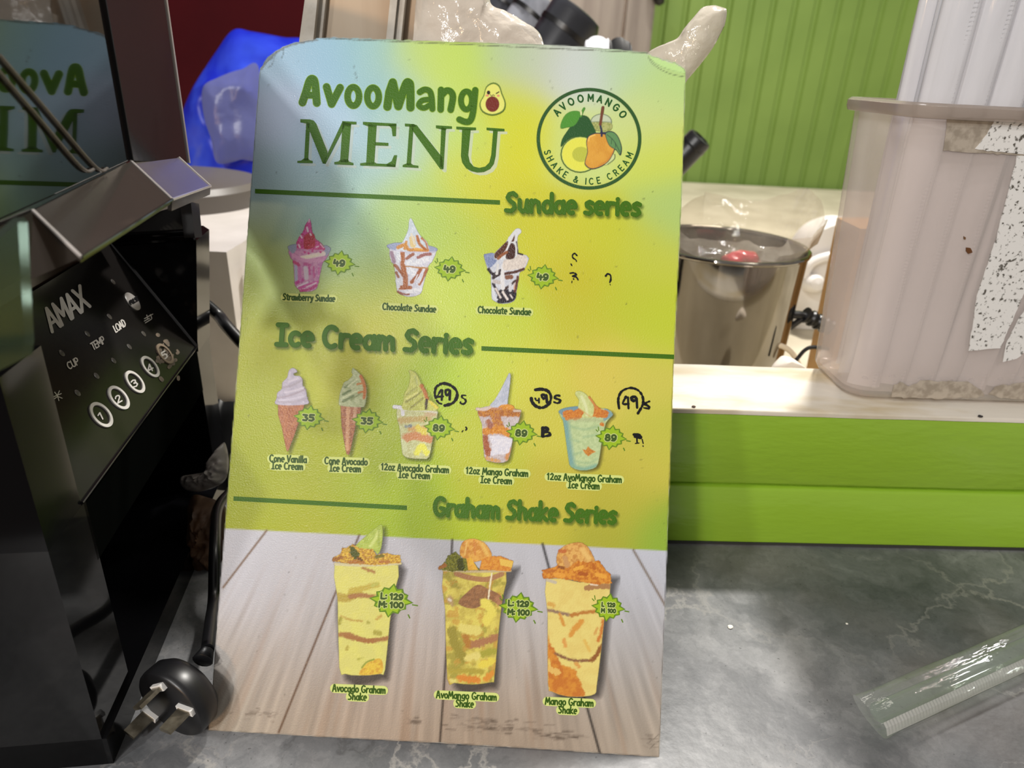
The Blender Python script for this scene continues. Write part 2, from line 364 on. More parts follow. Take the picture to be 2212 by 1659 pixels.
# ------------------------------------------------------------------ blue bag
mB, nt, out = newmat('blue_bag_film'); b = nd(nt, 'ShaderNodeBsdfPrincipled', Roughness=0.38)
n = nd(nt, 'ShaderNodeTexNoise', Scale=9, Detail=3, Distortion=0.8); nt.links.new(coord(nt), n.inputs['Vector'])
nt.links.new(ramp(nt, n.outputs[0], [(0.40, (24, 44, 190)), (0.58, (52, 82, 224)), (0.70, (104, 116, 190))]), b.inputs['Base Color'])
tr = nd(nt, 'ShaderNodeBsdfTranslucent'); tr.inputs[0].default_value = L4((60, 90, 235)); mx = nd(nt, 'ShaderNodeMixShader'); mx.inputs[0].default_value = 0.3
nt.links.new(b.outputs[0], mx.inputs[1]); nt.links.new(tr.outputs[0], mx.inputs[2]); nt.links.new(mx.outputs[0], out.inputs[0])
bb = crumple('plastic_bag', [(394, 268), (400, 228), (428, 172), (466, 112), (503, 65), (545, 68), (610, 80), (668, 92), (690, 180), (680, 330), (650, 548), (545, 552), (450, 548), (412, 420), (400, 330)],
             (0, 1.10, 0.2), (0.15, -1, 0.15), 0.065, mB, fold=0.45, fscale=18, seed=21, rings=30, per=12, back=0.8)
tag(bb, 'crumpled bright blue plastic bag between the machine and the menu board', 'plastic bag')
M_bagmouth = film('pale_blue_film', (150, 160, 215), 0.25, 0.55, (118, 124, 178), 1.35, bump=0.6, bscale=25)
crumple('bag_mouth', [(438, 190), (470, 168), (520, 150), (560, 150), (562, 330), (520, 345), (470, 352), (456, 300), (440, 250)], (0, 1.012, 0.2), (0.15, -1, 0.15), 0.010, M_bagmouth, bb, fold=0.5, fscale=12, seed=4, rings=16)

# ------------------------------------------------------------------ white appliance behind the machine
YA = atz(470, 866)[1]; zA = aty(455, 547, YA)[2]; yA2 = atz(510, 432, zA)[1]; xA = aty(506, 650, YA)[0]
wa = thing('kitchen_appliance', 'white boxy appliance with grey round lid behind the black machine', 'appliance', (xA - 0.1, YA + 0.08, 0))
bm = B(); add_hull(bm, [(xA - .24, YA, 0), (xA, YA, 0), (xA, yA2, 0), (xA - .24, yA2, 0), (xA - .24, YA + .006, zA), (xA - .004, YA + .006, zA), (xA - .004, yA2, zA), (xA - .24, yA2, zA)]); bevel(bm, 0.016, 5)
M_appl = mat('off_white_plastic', (214, 207, 202), 0.35, (203, 196, 190), 25)
from_bm('body', bm, M_appl, wa)
cl = atz(372, 432, zA); rl = np.linalg.norm(atz(474, 402, zA)[:2] - cl[:2]) * 0.93
bm = B(); add_lathe(bm, [(0.0001, 0.027), (rl * .8, 0.027), (rl * .95, 0.024), (rl, 0.018), (rl, 0.0), (0.0001, 0.0)], cl, seg=64)
from_bm('lid', bm, mat('grey_lid', (92, 86, 80), 0.4), wa)
pa = aty(527, 540, YA + 0.03); bm = B(); 
add_tube(bm, smooth_curve([(xA + .002, YA + .03, zA * .86), (xA + .014, YA + .035, zA * .80), (xA + .016, YA + .04, zA * .55), (xA + .002, YA + .045, zA * .48)], 6), 0.005, 10)
from_bm('handle', bm, M_appl, wa)

# ------------------------------------------------------------------ black tubes behind, top
def px_tube(name, a, b_, Y, r, m, label, cat, group=None, seg=28):
    A, Bp = V(atz(*a, r * .8)), V(aty(*b_, Y)); d = (Bp - A).normalized(); t = thing(name, label, cat, A, group)
    bm = B(); L = (Bp - A).length
    add_lathe(bm, [(0.0001, 0), (r, 0), (r, L - r * .25), (r * .9, L - r * .05), (r * .72, L), (r * .66, L), (r * .64, L - r * .5), (0.0001, L - r * .5)], A, d, seg)
    from_bm('body', bm, m, t, auto=40)
    bm = B(); add_lathe(bm, [(r * 1.03, L - r * .9), (r * 1.03, L - r * .72), (r * .99, L - r * .72), (r * .99, L - r * .9)], A, d, seg, True); from_bm('end_band', bm, M_black, t)
    return t
M_blk_roll = mat('shiny_black_film', (30, 31, 36), 0.28, (48, 50, 58), 10, spec=0.7)
px_tube('film_roll', (880, 590), (1252, 22), 0.94, 0.034, M_blk_roll, 'dark roll with rounded upper end, rightmost of the tilted rolls above the board', 'roll', 'dark tilted rolls above the menu board')
px_tube('film_roll', (800, 535), (1178, 0), 1.10, 0.034, mat('grey_film', (92, 95, 104), 0.3, (130, 133, 142), 12, stretch=(4, 4, .6)), 'silver grey film roll, middle of the tilted rolls above the board', 'roll', 'dark tilted rolls above the menu board')
px_tube('film_roll', (760, 490), (1110, -18), 1.26, 0.027, M_blk_roll, 'dark roll, leftmost of the tilted rolls above the board', 'roll', 'dark tilted rolls above the menu board')
px_tube('black_tube', (1230, 600), (1515, 296), 0.95, 0.017, M_black, 'short black tube poking out past the board\'s right edge, before the green wall', 'tube')
wc = crumple('tissue', [(1262, 108), (1272, 84), (1290, 77), (1308, 84), (1316, 104), (1306, 300), (1312, 756), (1240, 752), (1262, 250)], (0, 0.75, .25), (0, -1, .3), 0.012, mat('white_tissue', (226, 228, 236), 0.7), fold=0.5, fscale=14, seed=2, centre=(1284, 400))
tag(wc, 'crumpled white tissue bundle peeking over the board\'s top edge', 'tissue')
wk = crumple('black_pouch', [(1312, 108), (1322, 86), (1338, 80), (1350, 86), (1366, 110), (1372, 250), (1370, 726), (1318, 724), (1322, 300)], (0, 0.8, .25), (0, -1, .3), 0.014, M_black, fold=0.3, fscale=12, seed=6, centre=(1344, 400))
tag(wk, 'black pouch beside the white tissue over the board\'s top edge', 'pouch')
hk = crumple('black_bracket', [(1405, -30), (1428, -30), (1436, 2), (1430, 10), (1420, 12), (1410, 0)], (0, 1.893, .5), (0, -1, .3), 0.02, M_black, fold=0.2, fscale=20, seed=6)
tag(hk, 'black bracket at the top edge, between steel cabinet and green wall', 'bracket')

# ------------------------------------------------------------------ pot with lining bag
pc = aty(1562, 527, 0.62); pr_ = 0.0725; zr = float(pc[2])
pot = thing('steel_pot', 'polished stainless steel pot with clear bag lining behind the ledge', 'pot', (pc[0], pc[1], 0))
M_pot = mat('polished_steel', (150, 145, 137), 0.09, metal=1.0, bump=0.06, bscale=18)
bm = B(); add_lathe(bm, [(0.0001, 0.0), (pr_ * .90, 0.0), (pr_ * .945, 0.004), (pr_ * .96, 0.02), (pr_, zr - .002), (pr_ - .0012, zr - .002), (pr_ * .95, .02), (pr_ * .93, 0.006), (0.0001, 0.006)], (pc[0], pc[1], 0), seg=72); from_bm('pot_wall', bm, M_pot, pot)
bm = B(); add_tube(bm, [(pc[0] + math.cos(a) * pr_, pc[1] + math.sin(a) * pr_, zr) for a in np.linspace(0, 2 * PI, 73)], 0.0022, 10, cap=False); from_bm('rim', bm, M_pot, pot)
M_clear = film('clear_bag_film', (246, 242, 236), 0.05, 0.2, (232, 222, 204), 1.6, bump=1.0, bscale=45)
bm = B(); rows = []; K = 90
for j, (rr, hh) in enumerate(((.70, -.06), (.88, -.03), (.97, -.006), (1.0, .008), (.99, .022), (.95, .036), (.9, .048))):
    row = []
    for k in range(K):
        a = 2 * PI * k / K; q = (math.cos(a) * 1.6, math.sin(a) * 1.6, j * .35)
        top = (0.45 + 0.9 * max(0, mnoise.noise((math.cos(a) * 1.3 + 4, math.sin(a) * 1.3, 0)) + .35 + .35 * math.cos(a - .55)))
        r = pr_ * (rr * (1 + .05 * mnoise.noise(V(q) * 2.3)) - .03) + (0.006 * (j - 3) if (j > 3 and math.cos(a - .4) > .3) else 0)
        row.append(bm.verts.new((pc[0] + math.cos(a) * r, pc[1] + math.sin(a) * r, zr + (hh * .62 * top if hh > 0 else hh) + 0.004 * mnoise.noise(V(q) * 3))))
    rows.append(row)
for a, b_ in zip(rows, rows[1:]):
    for k in range(K): bm.faces.new((a[k], a[(k + 1) % K], b_[(k + 1) % K], b_[k]))
lin_ = from_bm('lining_bag', bm, M_clear); tag(lin_, 'clear plastic bag lining the steel pot and folded over its rim', 'plastic bag')
rc = aty(1612, 556, 0.60)
bm = B(); bmesh.ops.create_icosphere(bm, subdivisions=4, radius=1)
for v_ in bm.verts:
    q = v_.co.copy(); f = 1 + .16 * mnoise.noise(q * 1.7) + .06 * mnoise.noise(q * 5); v_.co = V((rc[0] + q.x * .018 * f, rc[1] + .01 + q.y * .014 * f, rc[2] - .008 + q.z * .012 * f))
rd = from_bm('red_packet', bm, mat('glossy_red_wrap', (176, 26, 52), 0.2, (120, 10, 30), 40, coat=.5)); tag(rd, 'shiny red wrapped packet inside the steel pot', 'packet')

# ------------------------------------------------------------------ things behind the ledge, between pot and container
YW = 0.86
wt = thing('plastic_stool', 'white moulded plastic stool behind the pot, partly behind the clear container', 'stool', aty(1765, 690, YW))
out_ = [(1700, 720), (1708, 690), (1720, 610), (1734, 552), (1756, 515), (1785, 494), (1830, 482), (1880, 490), (1900, 720)]
bm = B(); add_poly_prism(bm, smooth_curve([aty(x, y, YW) for x, y in out_[1:-1]], 6) + [(aty(1900, 720, YW)[0], YW, 0.0006), (aty(1704, 720, YW)[0], YW, 0.0006)], (0, 0.05, 0)); bevel(bm, 0.004, 3); from_bm('seat_shell', bm, M_white, wt)
bm = B(); add_tube(bm, smooth_curve([aty(x, y, YW - .006) for x, y in ((1738, 600), (1748, 574), (1768, 560), (1800, 552))], 6), 0.006, 12); from_bm('grip_rib', bm, M_white, wt)
bm = B(); add_lathe(bm, [(0.0001, 0.014), (.008, .012), (.011, .006), (.012, 0), (.012, -.01), (0.0001, -.01)], aty(1758, 612, YW - .012), (0, -1, .2), 24); from_bm('knob', bm, M_white, wt)
bm = B(); a, b_ = aty(1768, 690, .60), aty(1810, 690, .60); 
add_poly_prism(bm, [V(aty(1757, 740, .66)) * 1 if 0 else (aty(1757, 740, .66)[0], .66, .0006), (aty(1857, 740, .66)[0], .66, .0006), aty(1905, 470, .66), aty(1808, 470, .66)], (0.0, -0.05, 0.0)); bevel(bm, .001)
cbx = from_bm('cardboard_box', bm, mat('tan_cardboard', (206, 160, 96), 0.7, (188, 142, 84), 20)); cbx.location.z -= 0.0
tag(cbx, 'tan cardboard box standing behind the clear container', 'box')
def cable(name, pts, Y, r, m, label, cat='cable', dz=0):
    bm = B(); add_tube(bm, smooth_curve([V(aty(x, y, Y)) + V((0, k, 0)) for x, y, k in pts], 8), r, 10); return tag(from_bm(name, bm, m), label, cat)
cp = thing('power_cable', 'thick black cable with ribbed plug, lying between pot and container', 'cable', aty(1740, 690, .60))
bm = B(); add_tube(bm, smooth_curve([aty(x, y, .60) for x, y in ((1650, 690), (1690, 682), (1725, 680), (1740, 684))], 6), .0036, 10); from_bm('cord', bm, M_black, cp)
bm = B(); add_tube(bm, smooth_curve([aty(x, y, .60) for x, y in ((1672, 728), (1700, 712), (1728, 692), (1742, 686))], 6), .0028, 10); from_bm('cord', bm, M_black, cp)
bm = B(); P0, P1 = V(aty(1738, 680, .60)), V(aty(1792, 708, .60)); N = 17
add_tube(bm, [P0.lerp(P1, i / (N - 1)) for i in range(N)], [.0075 if i % 4 < 2 else .0062 for i in range(N)], 16); from_bm('plug_body', bm, M_black, cp)
cable('thin_cable', [(1706, 790, 0), (1722, 775, 0), (1738, 757, 0), (1756, 750, 0), (1790, 754, 0)], .56, .0017, M_black, 'thin black cable looping on the inner worktop beside the container')
cable('cream_hose', [(1660, 742, 0), (1690, 748, 0), (1712, 764, 0), (1728, 792, 0)], .57, .0024, mat('cream_hose', (226, 208, 180), .5), 'thin cream hose curving on the inner worktop behind the ledge', 'hose')
wp = crumple('paper_scrap', [(1668, 800), (1684, 772), (1700, 770), (1722, 782), (1738, 800)], (0, .50, .1), (0, -1, .6), .006, mat('white_paper', (232, 222, 210), .7), fold=.4, seed=8, rings=8)
tag(wp, 'white paper scrap tucked between the pot and the ledge top', 'paper')
# ------------------------------------------------------------------ clear container with wrapped straws
def ground(x, y): return atz(x, y, ZT)
bfl, bbl = ground(1886, 869), ground(1770, 784)
CW, CD = 0.150, float(np.linalg.norm((bbl - bfl)[:2])) * 0.94
CH = 0.184; TAP = 0.010; CR = 0.014
cor = V((*bfl[:2], ZT)) - V(LE) * 0.018; cx = V(LE); cy = V(LD)
def rrect(x0, x1, y0, y1, r, z, seg=6):
    out = []
    for (ax, ay, a0) in ((x1 - r, y1 - r, 0), (x0 + r, y1 - r, 90), (x0 + r, y0 + r, 180), (x1 - r, y0 + r, 270)):
        for k in range(seg + 1):
            a = math.radians(a0 + 90 * k / seg); out.append(cor + cx * (ax + r * math.cos(a)) + cy * (ay + r * math.sin(a)) + V((0, 0, z)))
    return out
def shell(name, secs, m, parent, cap0=True, cap1=False):
    bm = B(); rows = [[bm.verts.new(p) for p in rrect(*s)] for s in secs]; n = len(rows[0])
    for a, b_ in zip(rows, rows[1:]):
        for k in range(n): bm.faces.new((a[k], a[(k + 1) % n], b_[(k + 1) % n], b_[k]))
    if cap0: bm.faces.new(rows[0])
    if cap1: bm.faces.new(rows[-1])
    return from_bm(name, bm, m, parent, auto=50)
def sec(t, off=0.0, z=None):
    e = TAP * t - off; return (-e, CW + e, -e, CD + e, CR, CH * t if z is None else z)
con = thing('storage_container', 'tall cloudy clear plastic container full of wrapped straws on the ledge', 'container', cor + cx * CW / 2 + cy * CD / 2)
M_cloudy = film('cloudy_clear_plastic', (251, 247, 245), 0.16, 0.28, (240, 233, 229), 1.4, bump=0.08, bscale=20)
e0 = sec(0); secs = [(0.008, CW - .008, 0.008, CD - .008, CR, 0.0005), (0.002, CW - .002, 0.002, CD - .002, CR, 0.003)] + [sec(t) for t in (0.04, 0.3, 0.6, 0.955)]
inner = [sec(t, 0.0022) for t in (0.955, 0.5, 0.04)] + [(0.009, CW - .009, 0.009, CD - .009, CR, 0.004)]
shell('tub_wall', secs + inner, M_cloudy, con, True, True)
et = sec(0.955)
def grow(s, g, z): return (s[0] - g, s[1] + g, s[2] - g, s[3] + g, CR + g, z)
zr_ = CH * .955
shell('rim', [grow(et, 0.0002, zr_ - .001), grow(et, 0.0045, zr_ - .0005), grow(et, .0055, zr_ + .002), grow(et, .0055, zr_ + .0055), grow(et, .0035, zr_ + .007), grow(et, -.002, zr_ + .007), grow(et, -.0025, zr_ - .001)], film('rim_plastic', (214, 206, 198), .2, .45, (186, 174, 164), 1.45), con, False, False)
# tape remains and marks on the front face
def face(u, v, k=0.0004):
    t = v / CH; e = TAP * t; return cor + cx * u - cy * (e + k) + V((0, 0, v))
FN = np.array(cy) * -1.0
def fpx(x, y):
    P = on(x, y, np.array(face(0.05, 0.1)), np.array((V(FN) + V((0, 0, -TAP / CH))).normalized())); u = (V(P) - cor).dot(cx); return u, P[2] - ZT
M_tape = mat('mouldy_white_tape', (226, 226, 224), .6, (84, 80, 72), 420, detail=4, lo=0.56, hi=0.66)
M_resid = mat('grey_tape_residue', (176, 166, 152), .6, (148, 138, 124), 200, lo=.4, hi=.6)
M_label = mat('pale_backing_film', (204, 192, 186), .4, (198, 188, 184), 6)
def decal(name, pts, m, k=0.0005, jit=0.0006):
    q = []
    for i in range(len(pts)):
        a, b_ = pts[i], pts[(i + 1) % len(pts)]; L = max(2, int(math.hypot(b_[0] - a[0], b_[1] - a[1]) / 9))
        for t in range(L): q.append((a[0] + (b_[0] - a[0]) * t / L, a[1] + (b_[1] - a[1]) * t / L))
    bm = B(); vs = []
    for i, (x, y) in enumerate(q):
        u, v = fpx(x, y); u += jit * mnoise.noise((x * .11, y * .13, 1)); v += jit * mnoise.noise((x * .12, y * .1, 7)); vs.append(face(u, v, 0.0002))
    add_poly_prism(bm, vs, V(FN) * k); return from_bm(name, bm, m, con, smooth=False)
decal('tape_strip', [(2046, 254), (2150, 256), (2260, 262), (2260, 340), (2200, 335), (2100, 330), (2038, 325)], M_resid, .0004)
decal('tape_strip', [(2150, 258), (2260, 266), (2260, 338), (2105, 322), (2130, 290)], M_tape, .0007)
decal('tape_strip', [(2198, 336), (2262, 338), (2262, 420), (2240, 560), (2200, 660), (2160, 752), (2092, 758), (2110, 640), (2150, 520)], M_tape, .0006)
decal('tape_strip', [(2200, 690), (2262, 600), (2262, 720), (2196, 775), (2166, 782), (2172, 745)], M_tape, .0004)
decal('tape_residue', [(1925, 858), (1932, 832), (1944, 822), (1962, 836), (1990, 822), (2090, 824), (2118, 842), (2126, 856), (2050, 862)], M_resid, .0003, .002)
decal('tape_residue', [(2136, 852), (2150, 834), (2200, 826), (2260, 828), (2260, 862), (2190, 862)], M_resid, .0003, .002)
decal('dirt_spot', [(2086, 534), (2096, 536), (2099, 545), (2090, 548), (2085, 543)], mat('rust_brown_dirt', (96, 58, 22), .8), .0008)
decal('dirt_spot', [(2081, 511), (2086, 512), (2085, 518), (2081, 517)], mat('brown_dirt', (110, 80, 50), .8), .0008)

# wrapped straws: clear straw in a ribbed-seam film sleeve
M_sleeve = film('white_sleeve_film', (252, 252, 254), 0.1, 0.68, (236, 237, 242), 1.5, bump=0.5, bscale=60, stretch=(1, 1, .12))
M_straw = film('straw_plastic', (240, 242, 246), 0.08, 0.35, (232, 233, 238), 1.45)
M_seam = film('ribbed_seam_film', (228, 230, 234), 0.15, 0.55, (238, 239, 243), 1.5)
def build_straw(L, msl, mst, mse, wide=0.0095, flat=0.56, r=0.0056, seed=0, ribs=0.0011, label='', grp=None):
    t = thing('wrapped_straw', label, 'straw', (0, 0, 0), grp)
    bm = B(); add_tube(bm, [(0, 0, .006 + (L - .012) * i / 12) for i in range(13)], r * .8, 16); from_bm('straw', bm, mst, t)
    bm = B(); n = 40; rings = []; seg = 24
    for i in range(n + 1):
        z = L * i / n; e = min(i, n - i) / 2.0; sq = 1 if e >= 1 else (0.5 + .5 * e)
        ring = []
        for k in range(seg):
            a = 2 * PI * k / seg; w = wide * (1 + .05 * mnoise.noise((z * 18 + seed, math.cos(a), math.sin(a))) ) / (0.88 + .12 * sq)
            yy = wide * flat * sq * math.sin(a) * (1 + .16 * mnoise.noise((z * 30 + seed, math.cos(a) * 2, math.sin(a) * 2 + 5)))
            ring.append(bm.verts.new((w * math.cos(a), yy, z)))
        rings.append(ring)
    for a, b_ in zip(rings, rings[1:]):
        for k in range(seg): bm.faces.new((a[k], a[(k + 1) % seg], b_[(k + 1) % seg], b_[k]))
    bm.faces.new(rings[0][::-1]); bm.faces.new(rings[-1]); from_bm('film_sleeve', bm, msl, t)
    bm = B(); m = int(L / ribs); x0, x1 = wide * .52, wide * .98; rows = []
    for i in range(m + 1):
        z = L * i / m; h = wide * flat * .80 + (0.0004 if i % 2 else 0.0)
        rows.append([bm.verts.new((x0, -h * .92 - .0002, z)), bm.verts.new(((x0 + x1) / 2, -h * .62 - .0008, z)), bm.verts.new((x1, -h * .18 - .0004, z))])
    for a, b_ in zip(rows, rows[1:]):
        for k in range(2): bm.faces.new((a[k], a[k + 1], b_[k + 1], b_[k]))
    from_bm('ribbed_seam', bm, mse, t, smooth=False); return t
def dup(root, mw, label, grp):
    r = root.copy(); COL.objects.link(r); r.matrix_world = mw; r['label'] = label
    if grp: r['group'] = grp
    for ch in root.children:
        c = ch.copy(); COL.objects.link(c); c.parent = r; c.matrix_parent_inverse = Matrix.Identity(4)
    return r
SL = 0.265; GRP = 'wrapped straws standing in the clear container'
SLAB = 'clear straw in a white film sleeve, standing in the packed clear container'
st0 = build_straw(SL, M_sleeve, M_straw, M_seam, label=SLAB, grp=GRP); first = True
rs = random.Random(4); nx, ny = 7, 4
for j in range(ny):
    for i in range(nx):
        u = 0.0178 + (CW - .0356) * (i + (0.0 if j % 2 == 0 else .28)) / (nx - .72); v_ = .0155 + (CD - .031) * j / (ny - 1)
        base = cor + cx * (u + rs.uniform(-.001, .001)) + cy * v_ + V((0, 0, .0055 + rs.uniform(0, .004)))
        lean = (u / CW - .5) * 2 * TAP * .7 / CH
        mw = Matrix.Translation(base) @ Matrix.Rotation(math.atan2(LE[1], LE[0]), 4, 'Z') @ Matrix.Rotation(lean + rs.uniform(-.012, .012), 4, 'Y') @ Matrix.Rotation((0.02 if j == 0 else -.01 if j == ny - 1 else 0), 4, 'X') @ Matrix.Rotation(rs.choice((0, PI)) * 0 + rs.uniform(-.5, .5), 4, 'Z')
        if first: st0.matrix_world = mw; first = False
        else: dup(st0, mw, SLAB, GRP)

# the loose wrapped straw on the counter
M_cs = film('clear_sleeve_film', (253, 254, 253), 0.03, 0.06, (236, 242, 238), 1.5, bump=1.0, bscale=110, stretch=(1, 1, .07))
M_ct = film('clear_straw_plastic', (248, 253, 248), 0.04, 0.03, (230, 238, 230), 1.5)
M_cr = film('clear_ribbed_seam', (248, 249, 248), 0.12, 0.36, (230, 229, 224), 1.7)
ROLL = 16; A = atz(1868, 1578, 0); Bq = atz(2250, 1404, 0); d = V(Bq - A).normalized(); Ls = 0.21
ls = build_straw(Ls, M_cs, M_ct, M_cr, wide=0.0108, flat=0.62, r=0.0062, seed=3, label='loose clear wrapped straw lying on the grey countertop at lower right')
zax = d; yax = V((0, 0, 1)); xax = yax.cross(zax).normalized()
sd = V((zax.y, -zax.x, 0))
R3 = Matrix((( sd.x, 0, zax.x), (sd.y, 0, zax.y), (0, -1, 0))); R3 = Matrix(((sd.x, -0.0, zax.x, 0), (sd.y, -0.0, zax.y, 0), (0, -1.0, 0, 0), (0, 0, 0, 1)))
ls.matrix_world = Matrix.Translation(V(A) + V((0, 0, 0.0098))) @ R3 @ Matrix.Rotation(math.radians(ROLL), 4, 'Z')

# crumbs
def crumb(x, y, z, s, m, label, P=None, seed=0):
    bm = B(); bmesh.ops.create_icosphere(bm, subdivisions=2, radius=1); c = atz(x, y, z)
    for v_ in bm.verts:
        q = v_.co.copy(); f = 1 + .35 * mnoise.noise(q * 1.3 + V((seed, 0, 0))); v_.co = V((c[0] + q.x * s * f, c[1] + q.y * s * .8 * f, z + s * .45 + q.z * s * .5 * f))
    tag(from_bm('crumb', bm, m, smooth=False), label, 'crumb')
crumb(1577, 1356, 0, .0016, mat('white_crumb', (236, 234, 222), .7), 'white crumb on the grey countertop right of the menu board', seed=1)
crumb(2117, 901, ZT, .0015, mat('dark_crumb', (40, 36, 36), .8), 'dark crumb on the ledge front edge below the clear container', seed=2)
crumb(1829, 1348, 0, .0008, mat('tiny_white_crumb', (236, 234, 222), .7), 'tiny white crumb in the middle of the bare grey countertop', seed=3)
crumb(1498, 880, ZT, .0013, mat('brown_crumb', (96, 76, 66), .8), 'brown crumb on the ledge top edge beside the menu board', seed=4)

# ------------------------------------------------------------------ cup sealing machine
MP = atz(235, 1650, 0); MW = np.array([-0.1580, 0.98744, 0]); MN = np.array([0.98744, 0.1580, 0])
def mp(n, w, z): return V((*(MP[:2] + MN[:2] * n + MW[:2] * w), z))
def mon(x, y, n):            # sight line met by the plane n in front of the machine face
    return on(x, y, MP + MN * n, MN)
def mw_of(P): return float((np.asarray(P) - MP) @ MW)
mc = thing('sealing_machine', 'black countertop cup sealing machine with smoked cover and button panel', 'machine', mp(-.1, .1, 0))
def mbox(name, n0, n1, w0, w1, z0, z1, m, bv=0.002, par=None):
    bm = B(); add_hull(bm, [mp(n1, w0, z0), mp(n1, w1, z0), mp(n0, w1, z0), mp(n0, w0, z0), mp(n1, w0, z1), mp(n1, w1, z1), mp(n0, w1, z1), mp(n0, w0, z1)]); 
    if bv: bevel(bm, bv, 3)
    return from_bm(name, bm, m, par or mc)
M_mach = mat('black_glossy_casing', (7, 7, 8), 0.10, (10, 10, 12), 6, spec=0.15, bump=0.02, bscale=12)
M_panel = mat('control_panel_film', (26, 24, 23), 0.18, (34, 31, 28), 9, spec=0.4, bump=0.05, bscale=30)
M_ink = mat('pale_grey_ink', (196, 192, 186), 0.5)
M_dim = mat('dim_grey_lens', (74, 70, 66), 0.35)
CW_ = mw_of(mon(239, 1300, 0.0))
mbox('rear_casing', -.20, -.085, 0, .237, 0, .118, M_mach, .003)
mbox('base_plate', -.09, 0.002, 0, .237, 0, .016, M_mach, .005)
mbox('near_column', -.20, 0.0, 0, CW_, .0, .118, mat('gloss_column', (7, 7, 8), .06, spec=.3), .004)
mbox('far_column', -.20, 0.0, .207, .237, .0, .118, M_mach, .004)
mbox('fascia', -.05, 0.0, CW_ - .002, .208, .088, .1185, mat('matt_black_fascia', (7, 8, 7), .6, spec=0.0), .002)
mbox('near_cheek', -.20, 0.0, 0, .030, .118, .19, M_mach, .003)
mbox('back_casing', -.22, -.062, .0, .237, .118, .33, M_mach, .003)
W1 = 0.207
bm = B(); prof = [(-.062, .116), (0.001, .116), (0.0015, .124), (.0095, .1885), (.006, .191), (-.062, .191)]
add_poly_prism(bm, [mp(n, W1, z) for n, z in prof], V(MW) * .031); bevel(bm, .0012); from_bm('far_cheek', bm, M_mach, mc)
# slanted control panel
q00, q10 = mp(0.0, .030, .1195), mp(0.0, W1, .1195); q01, q11 = mp(-.0395, .030, .186), mp(-.0395, W1, .186)
bm = B(); nrm = (q10 - q00).cross(q01 - q00).normalized(); 
if nrm.dot(V(MN)) < 0: nrm = -nrm
add_poly_prism(bm, [q00, q10, q11, q01], -nrm * .004); cp_ = from_bm('control_panel', bm, M_panel, mc)
PU = (q10 - q00).normalized(); PV = (q01 - q00).normalized(); PN = np.array(nrm)
def pan(x, y, k=0.0): return V(on(x, y, np.array(q00), PN)) + nrm * k

bm = B(); add_tube(bm, [q11 + nrm * .0004, q10 + nrm * .0004], .0014, 10); from_bm('panel_ridge', bm, M_black_gloss, mc)
bm = B(); add_tube(bm, [q10 + V(MN) * .0004, q00 + V(MN) * .0004], .0008, 8); from_bm('panel_sill', bm, M_black_gloss, mc)
# pen strokes on a plane: each stroke a flat rounded ribbon
RIB = [0]
def ribbon(bm, pts, w, k, place, mi=0, seg=10, cap=True):
    """pts in a 2-D frame, place(x, y, k) -> world; w half width in the 2-D frame"""
    P = [np.array(p, float) for p in pts]; k0 = k
    def bump_():
        RIB[0] = (RIB[0] + 1) % 30; return k0 + RIB[0] * 1.6e-6
    for a, b_ in zip(P, P[1:]):
        k = bump_()
        d = b_ - a; L = np.hypot(*d)
        if L < 1e-9: continue
        n_ = np.array((-d[1], d[0])) / L * w
        f = bm.faces.new([bm.verts.new(place(*(q), k)) for q in (a + n_, a - n_, b_ - n_, b_ + n_)]); f.material_index = mi
    if cap:
        for p in P:
            k = bump_()
            f = bm.faces.new([bm.verts.new(place(p[0] + w * math.cos(2 * PI * i / seg), p[1] + w * math.sin(2 * PI * i / seg), k)) for i in range(seg)]); f.material_index = mi

